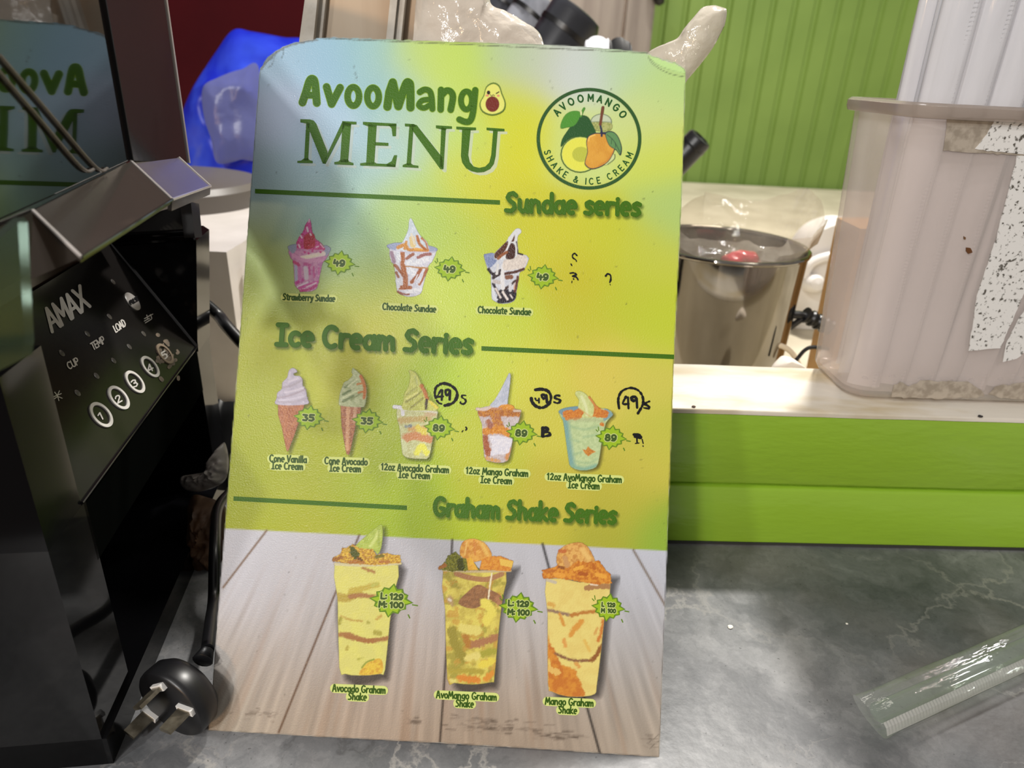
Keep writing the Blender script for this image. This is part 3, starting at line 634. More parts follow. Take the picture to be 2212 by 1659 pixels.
def arc(cx, cy, rx, ry, a0=0, a1=360, n=12): return [(cx + rx * math.cos(math.radians(a0 + (a1 - a0) * i / n)), cy + ry * math.sin(math.radians(a0 + (a1 - a0) * i / n))) for i in range(n + 1)]
CAPS = {  # upright lettering: advance, strokes
 'A': (.74, [[(.03, 0), (.35, 1), (.67, 0)], [(.14, .33), (.56, .33)]]), 'B': (.66, [[(.08, 0), (.08, 1), (.4, 1), (.52, .87), (.5, .62), (.38, .53), (.08, .53)], [(.38, .53), (.56, .42), (.56, .14), (.42, 0), (.08, 0)]]),
 'C': (.74, [arc(.4, .5, .35, .5, 50, 310)]), 'D': (.74, [[(.08, 0), (.08, 1), (.35, 1), (.62, .75), (.62, .25), (.35, 0), (.08, 0)]]),
 'E': (.6, [[(.54, 1), (.08, 1), (.08, 0), (.54, 0)], [(.08, .52), (.46, .52)]]), 'G': (.8, [arc(.42, .5, .36, .5, 45, 340), [(.76, .33), (.76, .5), (.48, .5)]]),
 'H': (.74, [[(.08, 0), (.08, 1)], [(.64, 0), (.64, 1)], [(.08, .52), (.64, .52)]]), 'I': (.2, [[(.1, 0), (.1, 1)]]),
 'K': (.66, [[(.08, 0), (.08, 1)], [(.6, 1), (.1, .42)], [(.26, .58), (.62, 0)]]), 'L': (.54, [[(.08, 1), (.08, 0), (.5, 0)]]),
 'M': (.88, [[(.08, 0), (.1, 1), (.44, .3), (.78, 1), (.8, 0)]]), 'N': (.76, [[(.08, 0), (.08, 1), (.66, 0), (.66, 1)]]), 'O': (.86, [arc(.42, .5, .37, .5, 0, 360, 20)]),
 'P': (.62, [[(.08, 0), (.08, 1), (.4, 1), (.55, .85), (.55, .6), (.4, .45), (.08, .45)]]), 'R': (.66, [[(.08, 0), (.08, 1), (.4, 1), (.55, .85), (.55, .62), (.4, .48), (.08, .48)], [(.34, .48), (.58, 0)]]),
 'S': (.6, [[(.52, .85), (.4, .98), (.2, 1), (.07, .85), (.1, .63), (.3, .52), (.48, .42), (.54, .2), (.42, .02), (.2, 0), (.05, .14)]]), 'T': (.64, [[(.32, 0), (.32, 1)], [(.03, 1), (.61, 1)]]),
 'U': (.72, [[(.08, 1), (.08, .25), (.2, .03), (.36, 0), (.52, .03), (.62, .25), (.62, 1)]]), 'V': (.7, [[(.03, 1), (.34, 0), (.65, 1)]]), 'X': (.68, [[(.03, 0), (.63, 1)], [(.05, 1), (.65, 0)]]),
 '&': (.76, [[(.7, .45), (.5, .08), (.28, 0), (.08, .12), (.1, .38), (.42, .62), (.48, .84), (.34, 1), (.2, .9), (.22, .7), (.68, 0)]]), ' ': (.36, []),
 '1': (.4, [[(.06, .78), (.24, 1), (.24, 0)]]), '2': (.6, [[(.06, .76), (.16, .96), (.34, 1), (.5, .88), (.5, .66), (.08, .02), (.56, .02)]]), '3': (.58, [[(.06, .9), (.28, 1), (.48, .86), (.44, .6), (.24, .54), (.46, .46), (.52, .2), (.34, 0), (.05, .1)]]), '4': (.62, [[(.44, 0), (.44, 1), (.04, .28), (.6, .28)]]), '5': (.6, [[(.5, 1), (.12, 1), (.08, .58), (.34, .62), (.52, .4), (.48, .12), (.26, 0), (.05, .1)]]), ':': (.3, [[(.13, .12), (.14, .13)], [(.13, .55), (.14, .56)]]),
}
def lettering(bm, s, font, p0, p1, upv, w, place, k=0.0, mi=0, seg=8, dxy=(0, 0), gap=0.0):
    """letters of s along p0->p1 in a 2-D frame; upv = cap height vector; w = half stroke"""
    adv = [font[c][0] + gap for c in s]; tot = sum(adv) - gap; p0 = np.array(p0, float) + dxy; p1 = np.array(p1, float) + dxy; ux = (p1 - p0) / tot; uy = np.array(upv, float); x = 0
    for c, a in zip(s, adv):
        for st in font[c][1]: ribbon(bm, [p0 + ux * (x + q[0]) + uy * q[1] for q in st], w, k, place, mi, seg)
        x += a
bm = B(); upn = np.array((-.43, -.9))
lettering(bm, 'AMAX', CAPS, (111, 718), (194, 662), upn * 50, 3.5, pan, .0003); from_bm('brand_lettering', bm, M_ink, cp_, smooth=False)
bm = B()
for s, a, b_, h in (('CUP', (148, 799), (171, 786), 15), ('TEMP', (200, 757), (227, 740), 15), ('LOAD', (249, 719), (272, 703), 15)): lettering(bm, s, CAPS, a, b_, upn * h, 1.3, pan, .0003)
for st in ([(117, 848), (121, 853)], [(127, 845), (124, 852)], [(114, 858), (131, 851)], [(122, 853), (126, 866)], [(122, 858), (115, 863)], [(123, 857), (133, 861)],
           [(311, 689), (322, 683)], [(316, 681), (318, 690)], [(311, 694), (322, 688)], [(319, 684), (329, 679)], [(324, 680), (327, 688)], [(313, 698), (326, 690)]): ribbon(bm, st, .9, .0003, pan)
from_bm('panel_lettering', bm, M_ink, cp_, smooth=False)
def pdisc(cx_, cy_, r, h, m, name, r0=0.0, lab=None):
    c = pan(cx_, cy_); bm = B(); seg = 36
    def rg(rr, hh): return [bm.verts.new(c + (PU * math.cos(2 * PI * i / seg) + PV * math.sin(2 * PI * i / seg)) * rr + nrm * hh) for i in range(seg)]
    if r0: R = [rg(r, .0001), rg(r, h), rg(r0, h), rg(r0, .0001)]
    else: R = [rg(r, .0001), rg(r, h * .6), rg(r * .86, h)]
    for a, b_ in zip(R, R[1:]):
        for i in range(seg): bm.faces.new((a[i], a[(i + 1) % seg], b_[(i + 1) % seg], b_[i]))
    if not r0: bm.faces.new(R[-1])
    return from_bm(name, bm, m, cp_), c
RB = (pan(217 + 26, 897) - pan(217, 897)).length * .82
M_ring = mat('white_button_ring', (206, 202, 196), .4)
for i, (x, y, s) in enumerate(((217, 897, '1'), (255, 860, '2'), (290, 826, '3'), (323, 793, '4'), (355, 765, '5'))):
    o, c = pdisc(x, y, RB, .0008, M_ring if i < 4 else mat('worn_button_ring', (140, 124, 106), .5), 'button', RB * .76)
    bm = B(); hh = upn * 15; a0 = np.array((x - 6.0, y + 3.5)) - hh * .45 + (0, 3)
    lettering(bm, s, CAPS, a0, a0 + (11.5, -6.5), hh, 1.5, pan, .0003); on_ = from_bm('button_number', bm, M_ink, cp_, smooth=False)
o, c = pdisc(285, 652, RB * .86, .0012, mat('grey_pulse_button', (150, 146, 142), .3), 'button')
bm = B(); lettering(bm, 'PULSE', CAPS, (278.5, 661), (295.5, 650.5), upn * 9, 1.1, pan, .0015); from_bm('button_lettering', bm, M_black, cp_, smooth=False)
for x, y in ((133, 763), (188, 721), (236, 684), (167, 849), (208, 812), (245, 779), (279, 749), (310, 721), (244, 609)): pdisc(x, y, RB * .25, .0003, M_dim, 'indicator_light')
bm = B()
for i in range(70):
    a = random.random() * 2 * PI; r = abs(random.gauss(0, 1)); x, y = 352 + 18 * r * math.cos(a), 768 + 24 * r * math.sin(a)
    if 250 < x < 398 and abs(x - 323) > 16: s = random.uniform(1.0, 4.5); ribbon(bm, [(x, y), (x + random.uniform(-5, 5), y + random.uniform(-6, 6))], s, .00012 + .000002 * i, pan, 0, 7)
from_bm('worn_patch', bm, mat('worn_paint', (118, 104, 88), .6, (86, 76, 66), 300), cp_, smooth=False)

# smoked acrylic cover
M_smoke = film('smoked_acrylic', (104, 98, 96), 0.035, 0.03, (90, 84, 80), 2.1, bump=0.015, bscale=9)
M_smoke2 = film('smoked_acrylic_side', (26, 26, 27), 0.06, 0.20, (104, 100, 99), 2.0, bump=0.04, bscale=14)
M_hood = film('smoked_hood', (110, 103, 96), 0.14, 0.20, (122, 113, 105), 1.9, bump=0.06, bscale=16)
M_edge = film('polished_acrylic_edge', (220, 216, 210), 0.1, 0.6, (206, 200, 196), 1.5)
AZ = math.radians(4.0); FP = np.array([-0.1600, 0.3, 0.25]); FN_ = np.array([math.cos(AZ), math.sin(AZ), 0])
def fon(x, y, k=0.0): return V(on(x, y, FP + FN_ * k, FN_))
def sheet(name, pts, th, m, d=None, par=None, bv=0):
    bm = B(); n_ = (V(pts[1]) - V(pts[0])).cross(V(pts[-1]) - V(pts[0])).normalized() if d is None else V(d)
    add_poly_prism(bm, pts, n_ * th)
    if bv: bevel(bm, bv)
    return from_bm(name, bm, m, par or mc)
ztop = 0.335
def up_to(p, z): return V((p.x, p.y, z))
e1 = fon(281, 347); e1t = up_to(fon(240, 0), ztop); nearp = fon(-170, 640)
sheet('front_cover', [fon(-150, 560), fon(71, 456), e1, up_to(e1, ztop), up_to(fon(-150, 560), ztop)], -.002, M_smoke, FN_)
# facet running back to the far corner, and its bright edge
g0 = V(mon(401, 352, .0095)); g1 = up_to(g0, ztop)
sheet('corner_cover', [e1, g0, g1, up_to(e1, ztop)], .0015, M_smoke2)
ed = (g0 - e1).normalized()
bm = B(); add_poly_prism(bm, [g0, g0 + ed * .004, g1 + ed * .004, g1], V(FN_) * .0022); from_bm('cover_edge', bm, M_edge, mc)
bm = B(); add_poly_prism(bm, [e1, e1 + ed * .0022, up_to(e1, ztop) + ed * .0022, up_to(e1, ztop)], V(FN_) * .0012); from_bm('cover_joint', bm, M_black_gloss, mc)
for a, b_ in (((-8, 148), (176, 362)), ((-2, 118), (206, 360))):
    bm = B(); add_tube(bm, smooth_curve([fon(*a, .0008), fon((a[0] + b_[0]) / 2, (a[1] + b_[1]) / 2, .0008), fon(*b_, .0008), fon(b_[0] + 26, b_[1] + 4, .0008)], 8), .0006, 8); from_bm('acrylic_rib', bm, film('dull_acrylic_edge', (190, 180, 172), .15, .4, (150, 140, 132), 1.4), mc)
# protruding hood in two facets with end walls and lip
A_, B_ = fon(71, 455, .0003), fon(283, 348, .0003); Dq, Cq = fon(176, 556, .022), fon(372, 431, .022)
Eq, Fq = V(mon(380, 334, .012)), V(mon(455, 402, .034))
sheet('hood', [A_, B_, Cq, Dq], .0018, M_hood)
sheet('hood', [B_, Eq, Fq, Cq], .0018, film('hood_end', (150, 142, 134), .22, .28, (150, 142, 134), 1.7))
low = V((0, 0, -.020))
sheet('hood_end_wall', [A_, Dq, V(on(66, 604, np.array(A_), MW))], .0015, M_hood, MW)
for a, b_ in ((B_, Cq), (Dq, A_), (Cq, Fq), (Dq, Cq), (Eq, Fq)):
    bm = B(); add_tube(bm, [a, b_], .0006, 8); from_bm('hood_edge', bm, M_edge if (a, b_) != (Dq, Cq) else M_smoke2, mc)
lipd = (V((0, 0, -1)) - V(FN_) * .2).normalized()
sheet('hood_lip', [Cq, Fq, Fq + lipd * .0045, Cq + lipd * .0045], .0015, M_hood)
# smoked side pane and rails on the far cheek, under the hood
def won(x, y, w): return V(on(x, y, MP + MW * w, MW))
sheet('side_pane', [won(296, 470, .2095), won(413, 437, .2095), won(421, 501, .2095), won(262, 508, .2095)], .0015, M_smoke2, MW)
bm = B(); add_poly_prism(bm, [V(mon(412, 436, .012)), V(mon(430, 440, .012)), V(mon(437, 512, .012)), V(mon(421, 514, .012))], V(MN) * -.006); bevel(bm, .0012); from_bm('corner_post', bm, M_smoke2, mc)
for y_, r_ in ((506, .0016), (517, .0024)):
    bm = B(); add_tube(bm, [won(250, y_ + 6, .2075), won(420, y_ - 4, .2075)], r_, 10); from_bm('rail', bm, M_mach, mc)
bm = B(); add_poly_prism(bm, [mp(-.041, .03, .180), mp(-.041, W1, .180), mp(-.041, W1, .232), mp(-.041, .03, .240)], V(MN) * -.004); from_bm('back_plate', bm, mat('brown_smoked_plate', (46, 34, 27), .2, (30, 25, 22), 12, spec=.5, bump=.1, bscale=20), mc)
# clear guard at the near end
gq = [V(mon(x, y, .034)) for x, y in ((-140, 640), (-60, 560), (0, 515), (52, 470), (60, 480), (66, 600), (74, 735), (70, 765), (0, 800), (-140, 850))]
sheet('clear_guard', gq, -.0025, film('greenish_clear_acrylic', (150, 162, 156), .10, .08, (130, 144, 132), 1.35, bump=.05, bscale=20), MN)
mbox('inner_block', -.060, -.02, .03, .20, .205, .30, mat('warm_grey_mechanism', (84, 70, 60), .5, (50, 46, 44), 20), .006)

# ------------------------------------------------------------------ plug and cord
pf = V(atz(366, 1526, .0195)); ax = V((-.36, -.92, -.06)).normalized()
pl = thing('power_plug', 'black round three pin plug standing on the countertop left of the menu board', 'plug', (pf.x, pf.y, 0))
bm = B(); RPL = .0192
add_lathe(bm, [(0.0001, 0), (RPL * .93, 0), (RPL * .98, -.001), (RPL, -.003), (RPL * .98, -.0095), (RPL * .84, -.013), (RPL * .5, -.016), (0.0001, -.0165)], pf, ax, 56); from_bm('plug_body', bm, M_black, pl, auto=50)
px_, py_, _ = frame_of(ax); upx = V((0, 0, 1)) - ax * ax.z; upx.normalize(); rtx = upx.cross(ax).normalized()
if rtx.dot(V(RT)) < 0: rtx = -rtx
M_blade = mat('worn_brass_nickel', (168, 160, 142), .3, (120, 112, 96), 200, metal=.9)
def pfp(x, y): return V(on(x, y, np.array(pf), np.array(ax)))
for (x, y), (tx, ty) in (((346, 1482), (38, -9)), ((326, 1540), (30, 22)), ((404, 1530), (38, 14))):
    c = pfp(x, y); t_ = (pfp(x + tx, y + ty) - c).normalized(); s_ = ax.cross(t_).normalized()
    bm = B(); hw, ht, L = .0034, .0009, .0125
    add_hull(bm, [c - t_ * hw - s_ * ht, c + t_ * hw - s_ * ht, c + t_ * hw + s_ * ht, c - t_ * hw + s_ * ht] + [c + ax * L + v_ for v_ in (-t_ * hw * .9 - s_ * ht, t_ * hw * .9 - s_ * ht, t_ * hw * .9 + s_ * ht, -t_ * hw * .9 + s_ * ht)]); bevel(bm, .0004)
    pr = from_bm('prong', bm, M_blade, pl)
    bm = B(); hw, ht, L = .0046, .0017, .0018
    add_hull(bm, [c - t_ * hw - s_ * ht, c + t_ * hw - s_ * ht, c + t_ * hw + s_ * ht, c - t_ * hw + s_ * ht] + [c + ax * L + v_ for v_ in (-t_ * hw - s_ * ht, t_ * hw - s_ * ht, t_ * hw + s_ * ht, -t_ * hw + s_ * ht)]); bevel(bm, .0006)
    from_bm('insulating_sleeve', bm, mat('white_sleeve', (222, 220, 216), .4), pr)
bk = pf - ax * .012
c0 = bk + V((.006, .004, .012)); c1 = V(on(448, 1404, np.array(bk) + np.array((0, .010, 0)), np.array((0, -1.0, 0))))
bm = B(); N = 15; add_tube(bm, [c0.lerp(c1, i / (N - 1)) for i in range(N)], [.0050 - .0020 * i / N if i % 2 else .0042 - .0014 * i / N for i in range(N)], 14); from_bm('strain_relief', bm, M_black, pl)
bm = B(); add_tube(bm, smooth_curve([c1, c1.lerp(V(aty(462, 1290, .30)), .5), aty(462, 1290, .30), aty(464, 1190, .32), aty(470, 1100, .36), aty(500, 1060, .385)], 8), .0032, 12); from_bm('cord', bm, M_black, pl)
# cord from the machine's far side to the white appliance
bm = B(); add_tube(bm, smooth_curve([mp(-.02, .2432, .155), aty(462, 672, .46), aty(490, 705, .45), aty(530, 748, .44), aty(575, 790, .43)], 8), .0042, 12)
from_bm('power_cord', bm, M_black, wa)
# wrap and paper stuffed between machine and board, plus an added dark lump
M_gap_shade = mat('gap_shade_black', (12, 12, 13), .35)
bk_ = crumple('dark_gap_fill', [(466, 884), (486, 868), (520, 872), (560, 900), (575, 1100), (560, 1280), (540, 1345), (500, 1352), (478, 1330), (472, 1100)], (0, .478, .1), (0, -1, .2), .026, M_gap_shade, fold=.35, fscale=16, seed=31, rings=20)  # added black lump, stands in for the shade in this gap
tag(bk_, 'added black lump standing in for shade in the gap between machine and menu board', 'bag')
w2 = crumple('plastic_wrap', [(392, 1030), (440, 1020), (468, 990), (484, 955), (494, 990), (490, 1030), (470, 1050), (430, 1062), (398, 1056)], (0, .37, .05), (0, -1, .5), .008, mat('greyish_wrap', (150, 142, 136), .4, (96, 90, 86), 60), fold=.8, fscale=34, seed=12, rings=16)
tag(w2, 'crumpled greyish plastic wrap in the dark gap left of the board', 'wrap')
w3 = crumple('paper_bag', [(410, 1080), (450, 1075), (490, 1100), (488, 1170), (470, 1240), (440, 1260), (414, 1200)], (0, .375, .05), (0, -1, .5), .012, mat('brown_kraft_paper', (92, 62, 36), .6, (60, 42, 28), 40), fold=.7, fscale=30, seed=13, rings=16)
tag(w3, 'crumpled brown paper bag low in the gap left of the board', 'bag')
# ================================================================== the menu board
PBL, PBR = atz(450, 1578), atz(1424, 1636)
BE = (PBR - PBL); BE[2] = 0; BE /= np.linalg.norm(BE)
_t = math.radians(28.0); _h = np.array([-BE[1], BE[0], 0]); BU = math.sin(_t) * _h + math.cos(_t) * np.array([0, 0, 1.0]); BN = np.cross(BE, BU)
BO = 0.5 * (PBL + PBR); BO[2] = 0
TH = 0.0028
PF = BO + BN * 0.0                                  # front face plane of the board
def uv(x, y):
    """photo pixel(s) -> metres along / up the board's own face"""
    x = np.asarray(x, float); y = np.asarray(y, float)
    d = FW + RT * ((x - 1106) / F_PX)[..., None] - UP * ((y - 829.5) / F_PX)[..., None]
    k = np.dot(PF - CO, BN) / (d @ BN); P = CO + d * k[..., None] - PF
    return P @ BE, P @ BU
BM = Matrix(((BE[0], BU[0], BN[0], BO[0]), (BE[1], BU[1], BN[1], BO[1]), (BE[2], BU[2], BN[2], BO[2]), (0, 0, 0, 1)))
mb = thing('menu_board', 'dessert shop menu board leaning upright on the grey countertop', 'menu board'); mb.matrix_world = BM; mb.matrix_basis = BM
def bplace(x, y, k):
    u, v = uv(x, y); return (float(u), float(v), k)
OUT = [(450, 1578), (453, 1552), (484, 1160), (513, 792), (541, 415), (560, 160), (563, 146), (571, 133), (578, 124), (596, 110), (612, 101), (632, 93), (655, 89), (674, 87), (683, 82), (706, 80.5), (900, 87.5), (1173, 96), (1290, 103), (1396, 113), (1411, 121), (1440, 130), (1466, 138), (1479, 148), (1481, 170), (1473, 420), (1456, 775), (1442, 1165), (1425, 1618), (1424, 1636), (1180, 1619), (950, 1605), (700, 1592)]
def outline(step=7, jit=.8):
    r = random.Random(3); q = []
    for i in range(len(OUT)):
        a, b_ = OUT[i], OUT[(i + 1) % len(OUT)]; n = max(1, int(math.hypot(b_[0] - a[0], b_[1] - a[1]) / step))
        rough = 1.6 if (a[1] < 150 and a[0] < 720) or a[0] > 1390 and a[1] < 160 else .45
        for t in range(n): q.append((a[0] + (b_[0] - a[0]) * t / n + r.uniform(-jit, jit) * rough, a[1] + (b_[1] - a[1]) * t / n + r.uniform(-jit, jit) * rough))
    return q
OL = outline()
M_core = mat('board_core', (196, 198, 190), .6, (70, 70, 66), 90, lo=.42, hi=.6)
bm = B(); add_poly_prism(bm, [bplace(x, y, -.00012) for x, y in OL], (0, 0, -TH * .45)); from_bm('board_panel', bm, M_core, mb, smooth=False, world=False)
bm = B(); add_poly_prism(bm, [bplace(x, y, -.00012 - TH * .45) for x, y in OL], (0, 0, -TH * .55)); from_bm('backing_sheet', bm, mat('dark_backing', (52, 44, 38), .6), mb, smooth=False, world=False)

G_INK = 1.0
def ink(c):
    r, g, b_ = [float(v) for v in c]; g += .2 * (r - g) * min(1, max(0, (r - b_ - 80) / 100)); c = lin((r, g, b_)); return (c * .92 + .08 * float(c @ np.array((.3, .6, .1)))) * .98
# ---- tiny painter: layers of soft shapes sampled on a fine mesh
_rng = np.random.RandomState(5); _LAT = _rng.rand(64, 64)
def vnoise(x, y):
    xi, yi = np.floor(x).astype(int), np.floor(y).astype(int); fx, fy = x - xi, y - yi
    fx, fy = fx * fx * (3 - 2 * fx), fy * fy * (3 - 2 * fy); L = lambda a, b: _LAT[a % 64, b % 64]
    return (L(xi, yi) * (1 - fx) + L(xi + 1, yi) * fx) * (1 - fy) + (L(xi, yi + 1) * (1 - fx) + L(xi + 1, yi + 1) * fx) * fy
def fnoise(x, y, o=3): return sum(vnoise(x * 2 ** i + 17 * i, y * 2 ** i + 9 * i) * .5 ** i for i in range(o)) / (2 - .5 ** (o - 1))
class Art:
    def __init__(s, x0, y0, x1, y1, step=1.25, src=None):
        s.nx, s.ny = int((x1 - x0) / step) + 1, int((y1 - y0) / step) + 1
        s.X, s.Y = np.meshgrid(x0 + np.arange(s.nx) * step, y0 + np.arange(s.ny) * step)
        s.C = np.zeros((s.ny, s.nx, 3)); s.A = np.zeros((s.ny, s.nx)); s.src = src
    def px(s, pts):
        P = np.array(pts, float)
        if s.src: x0, y0, k = s.src; P = P / k + (x0, y0)
        return P
    def k(s): return s.src[2] if s.src else 1.0
    def segd(s, P, closed):
        D = np.full(s.X.shape, 1e9)
        for a, b_ in zip(P, np.roll(P, -1, 0) if closed else P[1:]):
            d = b_ - a; L = max(d @ d, 1e-9); t = np.clip(((s.X - a[0]) * d[0] + (s.Y - a[1]) * d[1]) / L, 0, 1)
            D = np.minimum(D, (s.X - a[0] - t * d[0]) ** 2 + (s.Y - a[1] - t * d[1]) ** 2)
        return np.sqrt(D)
    def inside(s, P):
        I = np.zeros(s.X.shape, bool)
        for a, b_ in zip(P, np.roll(P, -1, 0)):
            if abs(b_[1] - a[1]) < 1e-9: continue
            I ^= ((a[1] > s.Y) != (b_[1] > s.Y)) & (s.X < (b_[0] - a[0]) * (s.Y - a[1]) / (b_[1] - a[1]) + a[0])
        return I
    def lay(s, cov, col, c2=None, ns=.12, lo=.35, hi=.65, stretch=(1, 1)):
        c = ink(col); c = np.broadcast_to(c, s.C.shape)
        if c2 is not None:
            f = np.clip((fnoise(s.X * ns * stretch[0], s.Y * ns * stretch[1]) - lo) / (hi - lo), 0, 1)[..., None]; c = c * (1 - f) + ink(c2) * f
        cov = np.clip(cov, 0, 1); a2 = cov + s.A * (1 - cov)
        s.C = np.where(a2[..., None] > 1e-6, (c * cov[..., None] + s.C * (s.A * (1 - cov))[..., None]) / np.maximum(a2, 1e-6)[..., None], s.C); s.A = a2
    def poly(s, pts, col, c2=None, soft=.9, sm=3, al=1.0, wob=0, clip=None, **kw):
        P = s.px(pts)
        if sm: P = np.array(smooth_curve(P, sm, True))
        d = s.segd(P, True); d = np.where(s.inside(P), d, -d)
        if wob: d = d + (fnoise(s.X * .22, s.Y * .22) - .5) * wob
        cov = np.clip(d / (2 * soft) + .5, 0, 1) * al
        if clip is not None: cov = cov * clip
        s.lay(cov, col, c2, **kw); return cov
    def line(s, pts, w, col, c2=None, soft=.9, al=1.0, wob=0, clip=None, sm=4, **kw):
        P = s.px(pts); P = np.array(smooth_curve(P, sm)) if sm and len(P) > 2 else P
        d = w / 2 / s.k() - s.segd(P, False)
        if wob: d = d + (fnoise(s.X * .25, s.Y * .25) - .5) * wob
        cov = np.clip(d / (2 * soft) + .5, 0, 1) * al
        if clip is not None: cov = cov * clip
        s.lay(cov, col, c2, **kw)
    def ell(s, cx, cy, rx, ry, col, c2=None, **kw): s.poly(arc(cx, cy, rx, ry, 0, 345, 23), col, c2, sm=0, **kw)
    def mesh(s, name, k, m, parent=None, cut=None):
        keep = s.A > .004
        cell = keep[:-1, :-1] | keep[1:, :-1] | keep[:-1, 1:] | keep[1:, 1:]
        if cut is not None: cell &= cut
        used = np.zeros(s.A.shape, bool); used[:-1, :-1] |= cell; used[1:, :-1] |= cell; used[:-1, 1:] |= cell; used[1:, 1:] |= cell
        idx = -np.ones(s.A.shape, int); idx[used] = np.arange(used.sum())
        U, Vv = uv(s.X[used], s.Y[used]); co = np.stack([U, Vv, np.full(U.shape, k)], 1).astype(np.float32)
        j, i = np.nonzero(cell); F = np.stack([idx[j + 1, i], idx[j + 1, i + 1], idx[j, i + 1], idx[j, i]], 1).astype(np.int32)
        me = bpy.data.meshes.new(name); me.vertices.add(len(co)); me.vertices.foreach_set('co', co.ravel())
        me.loops.add(F.size); me.loops.foreach_set('vertex_index', F.ravel()); me.polygons.add(len(F))
        me.polygons.foreach_set('loop_start', np.arange(0, F.size, 4, dtype=np.int32)); me.polygons.foreach_set('loop_total', np.full(len(F), 4, np.int32))
        me.update(); ca = me.color_attributes.new('ink', 'FLOAT_COLOR', 'POINT')
        ca.data.foreach_set('color', np.concatenate([s.C[used], s.A[used][:, None]], 1).astype(np.float32).ravel())
        return link(name, me, m, parent or mb, world=False)

M_print = print_mat('printed_laminate', True)
# ---- background wash: print colours with soft shade at lower left mixed in
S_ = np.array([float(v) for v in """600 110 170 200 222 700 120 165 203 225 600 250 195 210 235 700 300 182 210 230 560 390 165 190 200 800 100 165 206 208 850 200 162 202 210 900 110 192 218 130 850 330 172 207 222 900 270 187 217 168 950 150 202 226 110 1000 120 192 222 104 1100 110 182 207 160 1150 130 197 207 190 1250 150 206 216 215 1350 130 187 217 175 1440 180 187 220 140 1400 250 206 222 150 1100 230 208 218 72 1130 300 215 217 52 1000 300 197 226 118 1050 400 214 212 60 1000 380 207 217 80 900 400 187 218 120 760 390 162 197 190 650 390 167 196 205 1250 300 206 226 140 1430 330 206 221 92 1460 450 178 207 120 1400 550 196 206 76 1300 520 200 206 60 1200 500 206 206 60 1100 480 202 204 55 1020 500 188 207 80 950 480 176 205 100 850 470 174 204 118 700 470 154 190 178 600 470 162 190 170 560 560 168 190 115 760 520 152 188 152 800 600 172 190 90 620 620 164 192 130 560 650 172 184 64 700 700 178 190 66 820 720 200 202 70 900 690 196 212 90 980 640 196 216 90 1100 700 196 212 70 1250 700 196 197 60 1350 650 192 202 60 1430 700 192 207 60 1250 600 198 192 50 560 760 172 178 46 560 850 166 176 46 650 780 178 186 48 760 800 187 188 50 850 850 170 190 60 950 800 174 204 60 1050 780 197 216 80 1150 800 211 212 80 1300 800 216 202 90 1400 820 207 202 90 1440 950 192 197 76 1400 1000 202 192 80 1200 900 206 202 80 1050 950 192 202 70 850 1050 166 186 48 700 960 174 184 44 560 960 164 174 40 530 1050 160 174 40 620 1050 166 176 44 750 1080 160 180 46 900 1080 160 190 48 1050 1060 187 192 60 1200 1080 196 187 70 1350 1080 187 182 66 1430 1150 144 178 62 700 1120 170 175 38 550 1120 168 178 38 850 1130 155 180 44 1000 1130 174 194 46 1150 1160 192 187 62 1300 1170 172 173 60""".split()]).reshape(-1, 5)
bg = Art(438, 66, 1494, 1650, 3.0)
def wash(X, Y, S, sig):
    num = np.zeros(X.shape + (3,)); den = np.zeros(X.shape)
    for x, y, r, g, b_ in S:
        w = np.exp(-((X - x) ** 2 + (Y - y) ** 2) / (2 * sig * sig)) + 1e-9; num += w[..., None] * lin((r, g, b_)); den += w
    return num / den[..., None]
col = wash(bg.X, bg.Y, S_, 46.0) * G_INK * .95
wd = np.array([float(v) for v in """500 1180 200 200 206 600 1200 192 190 194 800 1180 186 184 188 1000 1200 188 188 192 1200 1230 190 190 196 1400 1220 194 196 204 700 1350 182 175 170 900 1400 178 166 156 1130 1380 178 168 158 500 1450 180 172 166 600 1550 170 152 132 800 1560 168 148 128 1000 1580 164 144 122 1200 1580 164 146 126 1350 1400 174 170 166 1380 1580 168 154 136 460 1570 158 148 126""".split()]).reshape(-1, 5)
wood = wash(bg.X, bg.Y, wd, 95.0) * G_INK
# plank grain runs along lines fanning out of a far point
vx, vy = 1020.0, 300.0
ang = (bg.X - vx) / np.maximum(bg.Y - vy, 60.0)
gr = fnoise(ang * 95, bg.Y * .006, 3); depth_ = np.clip((bg.Y - 1180) / 330, 0, 1)
wood = wood * np.array((.97, 1.0, 1.05)); wood *= (1 + (gr - .5) * .55 * depth_ ** .7)[..., None]
st = np.clip((fnoise(ang * 60 + 40, bg.Y * .004, 2) - .6) * 4, 0, 1) * depth_
wood = wood * (1 - .35 * st[..., None]) + ink((150, 112, 78)) * .35 * st[..., None]
edge_y = 1142 + (bg.X - 490) * (1190 - 1142) / 950.0
f = np.clip((bg.Y - edge_y) / 3 + .5, 0, 1)[..., None]
bg.C = col * (1 - f) + wood * f; bg.A[:] = 1
for pts, w, c in (([(576, 1146), (527, 1210), (482, 1269)], 4.5, (120, 92, 66)), ([(776, 1156), (690, 1365), (602, 1582)], 4.5, (92, 62, 38)), ([(977, 1166), (966, 1380), (950, 1608)], 5, (50, 38, 30)), ([(1172, 1175), (1232, 1397), (1296, 1628)], 5.5, (40, 36, 34)), ([(1368, 1188), (1402, 1247), (1437, 1308)], 4.5, (116, 98, 78))):
    bg.line(pts, w, c, soft=1.6, al=.92)
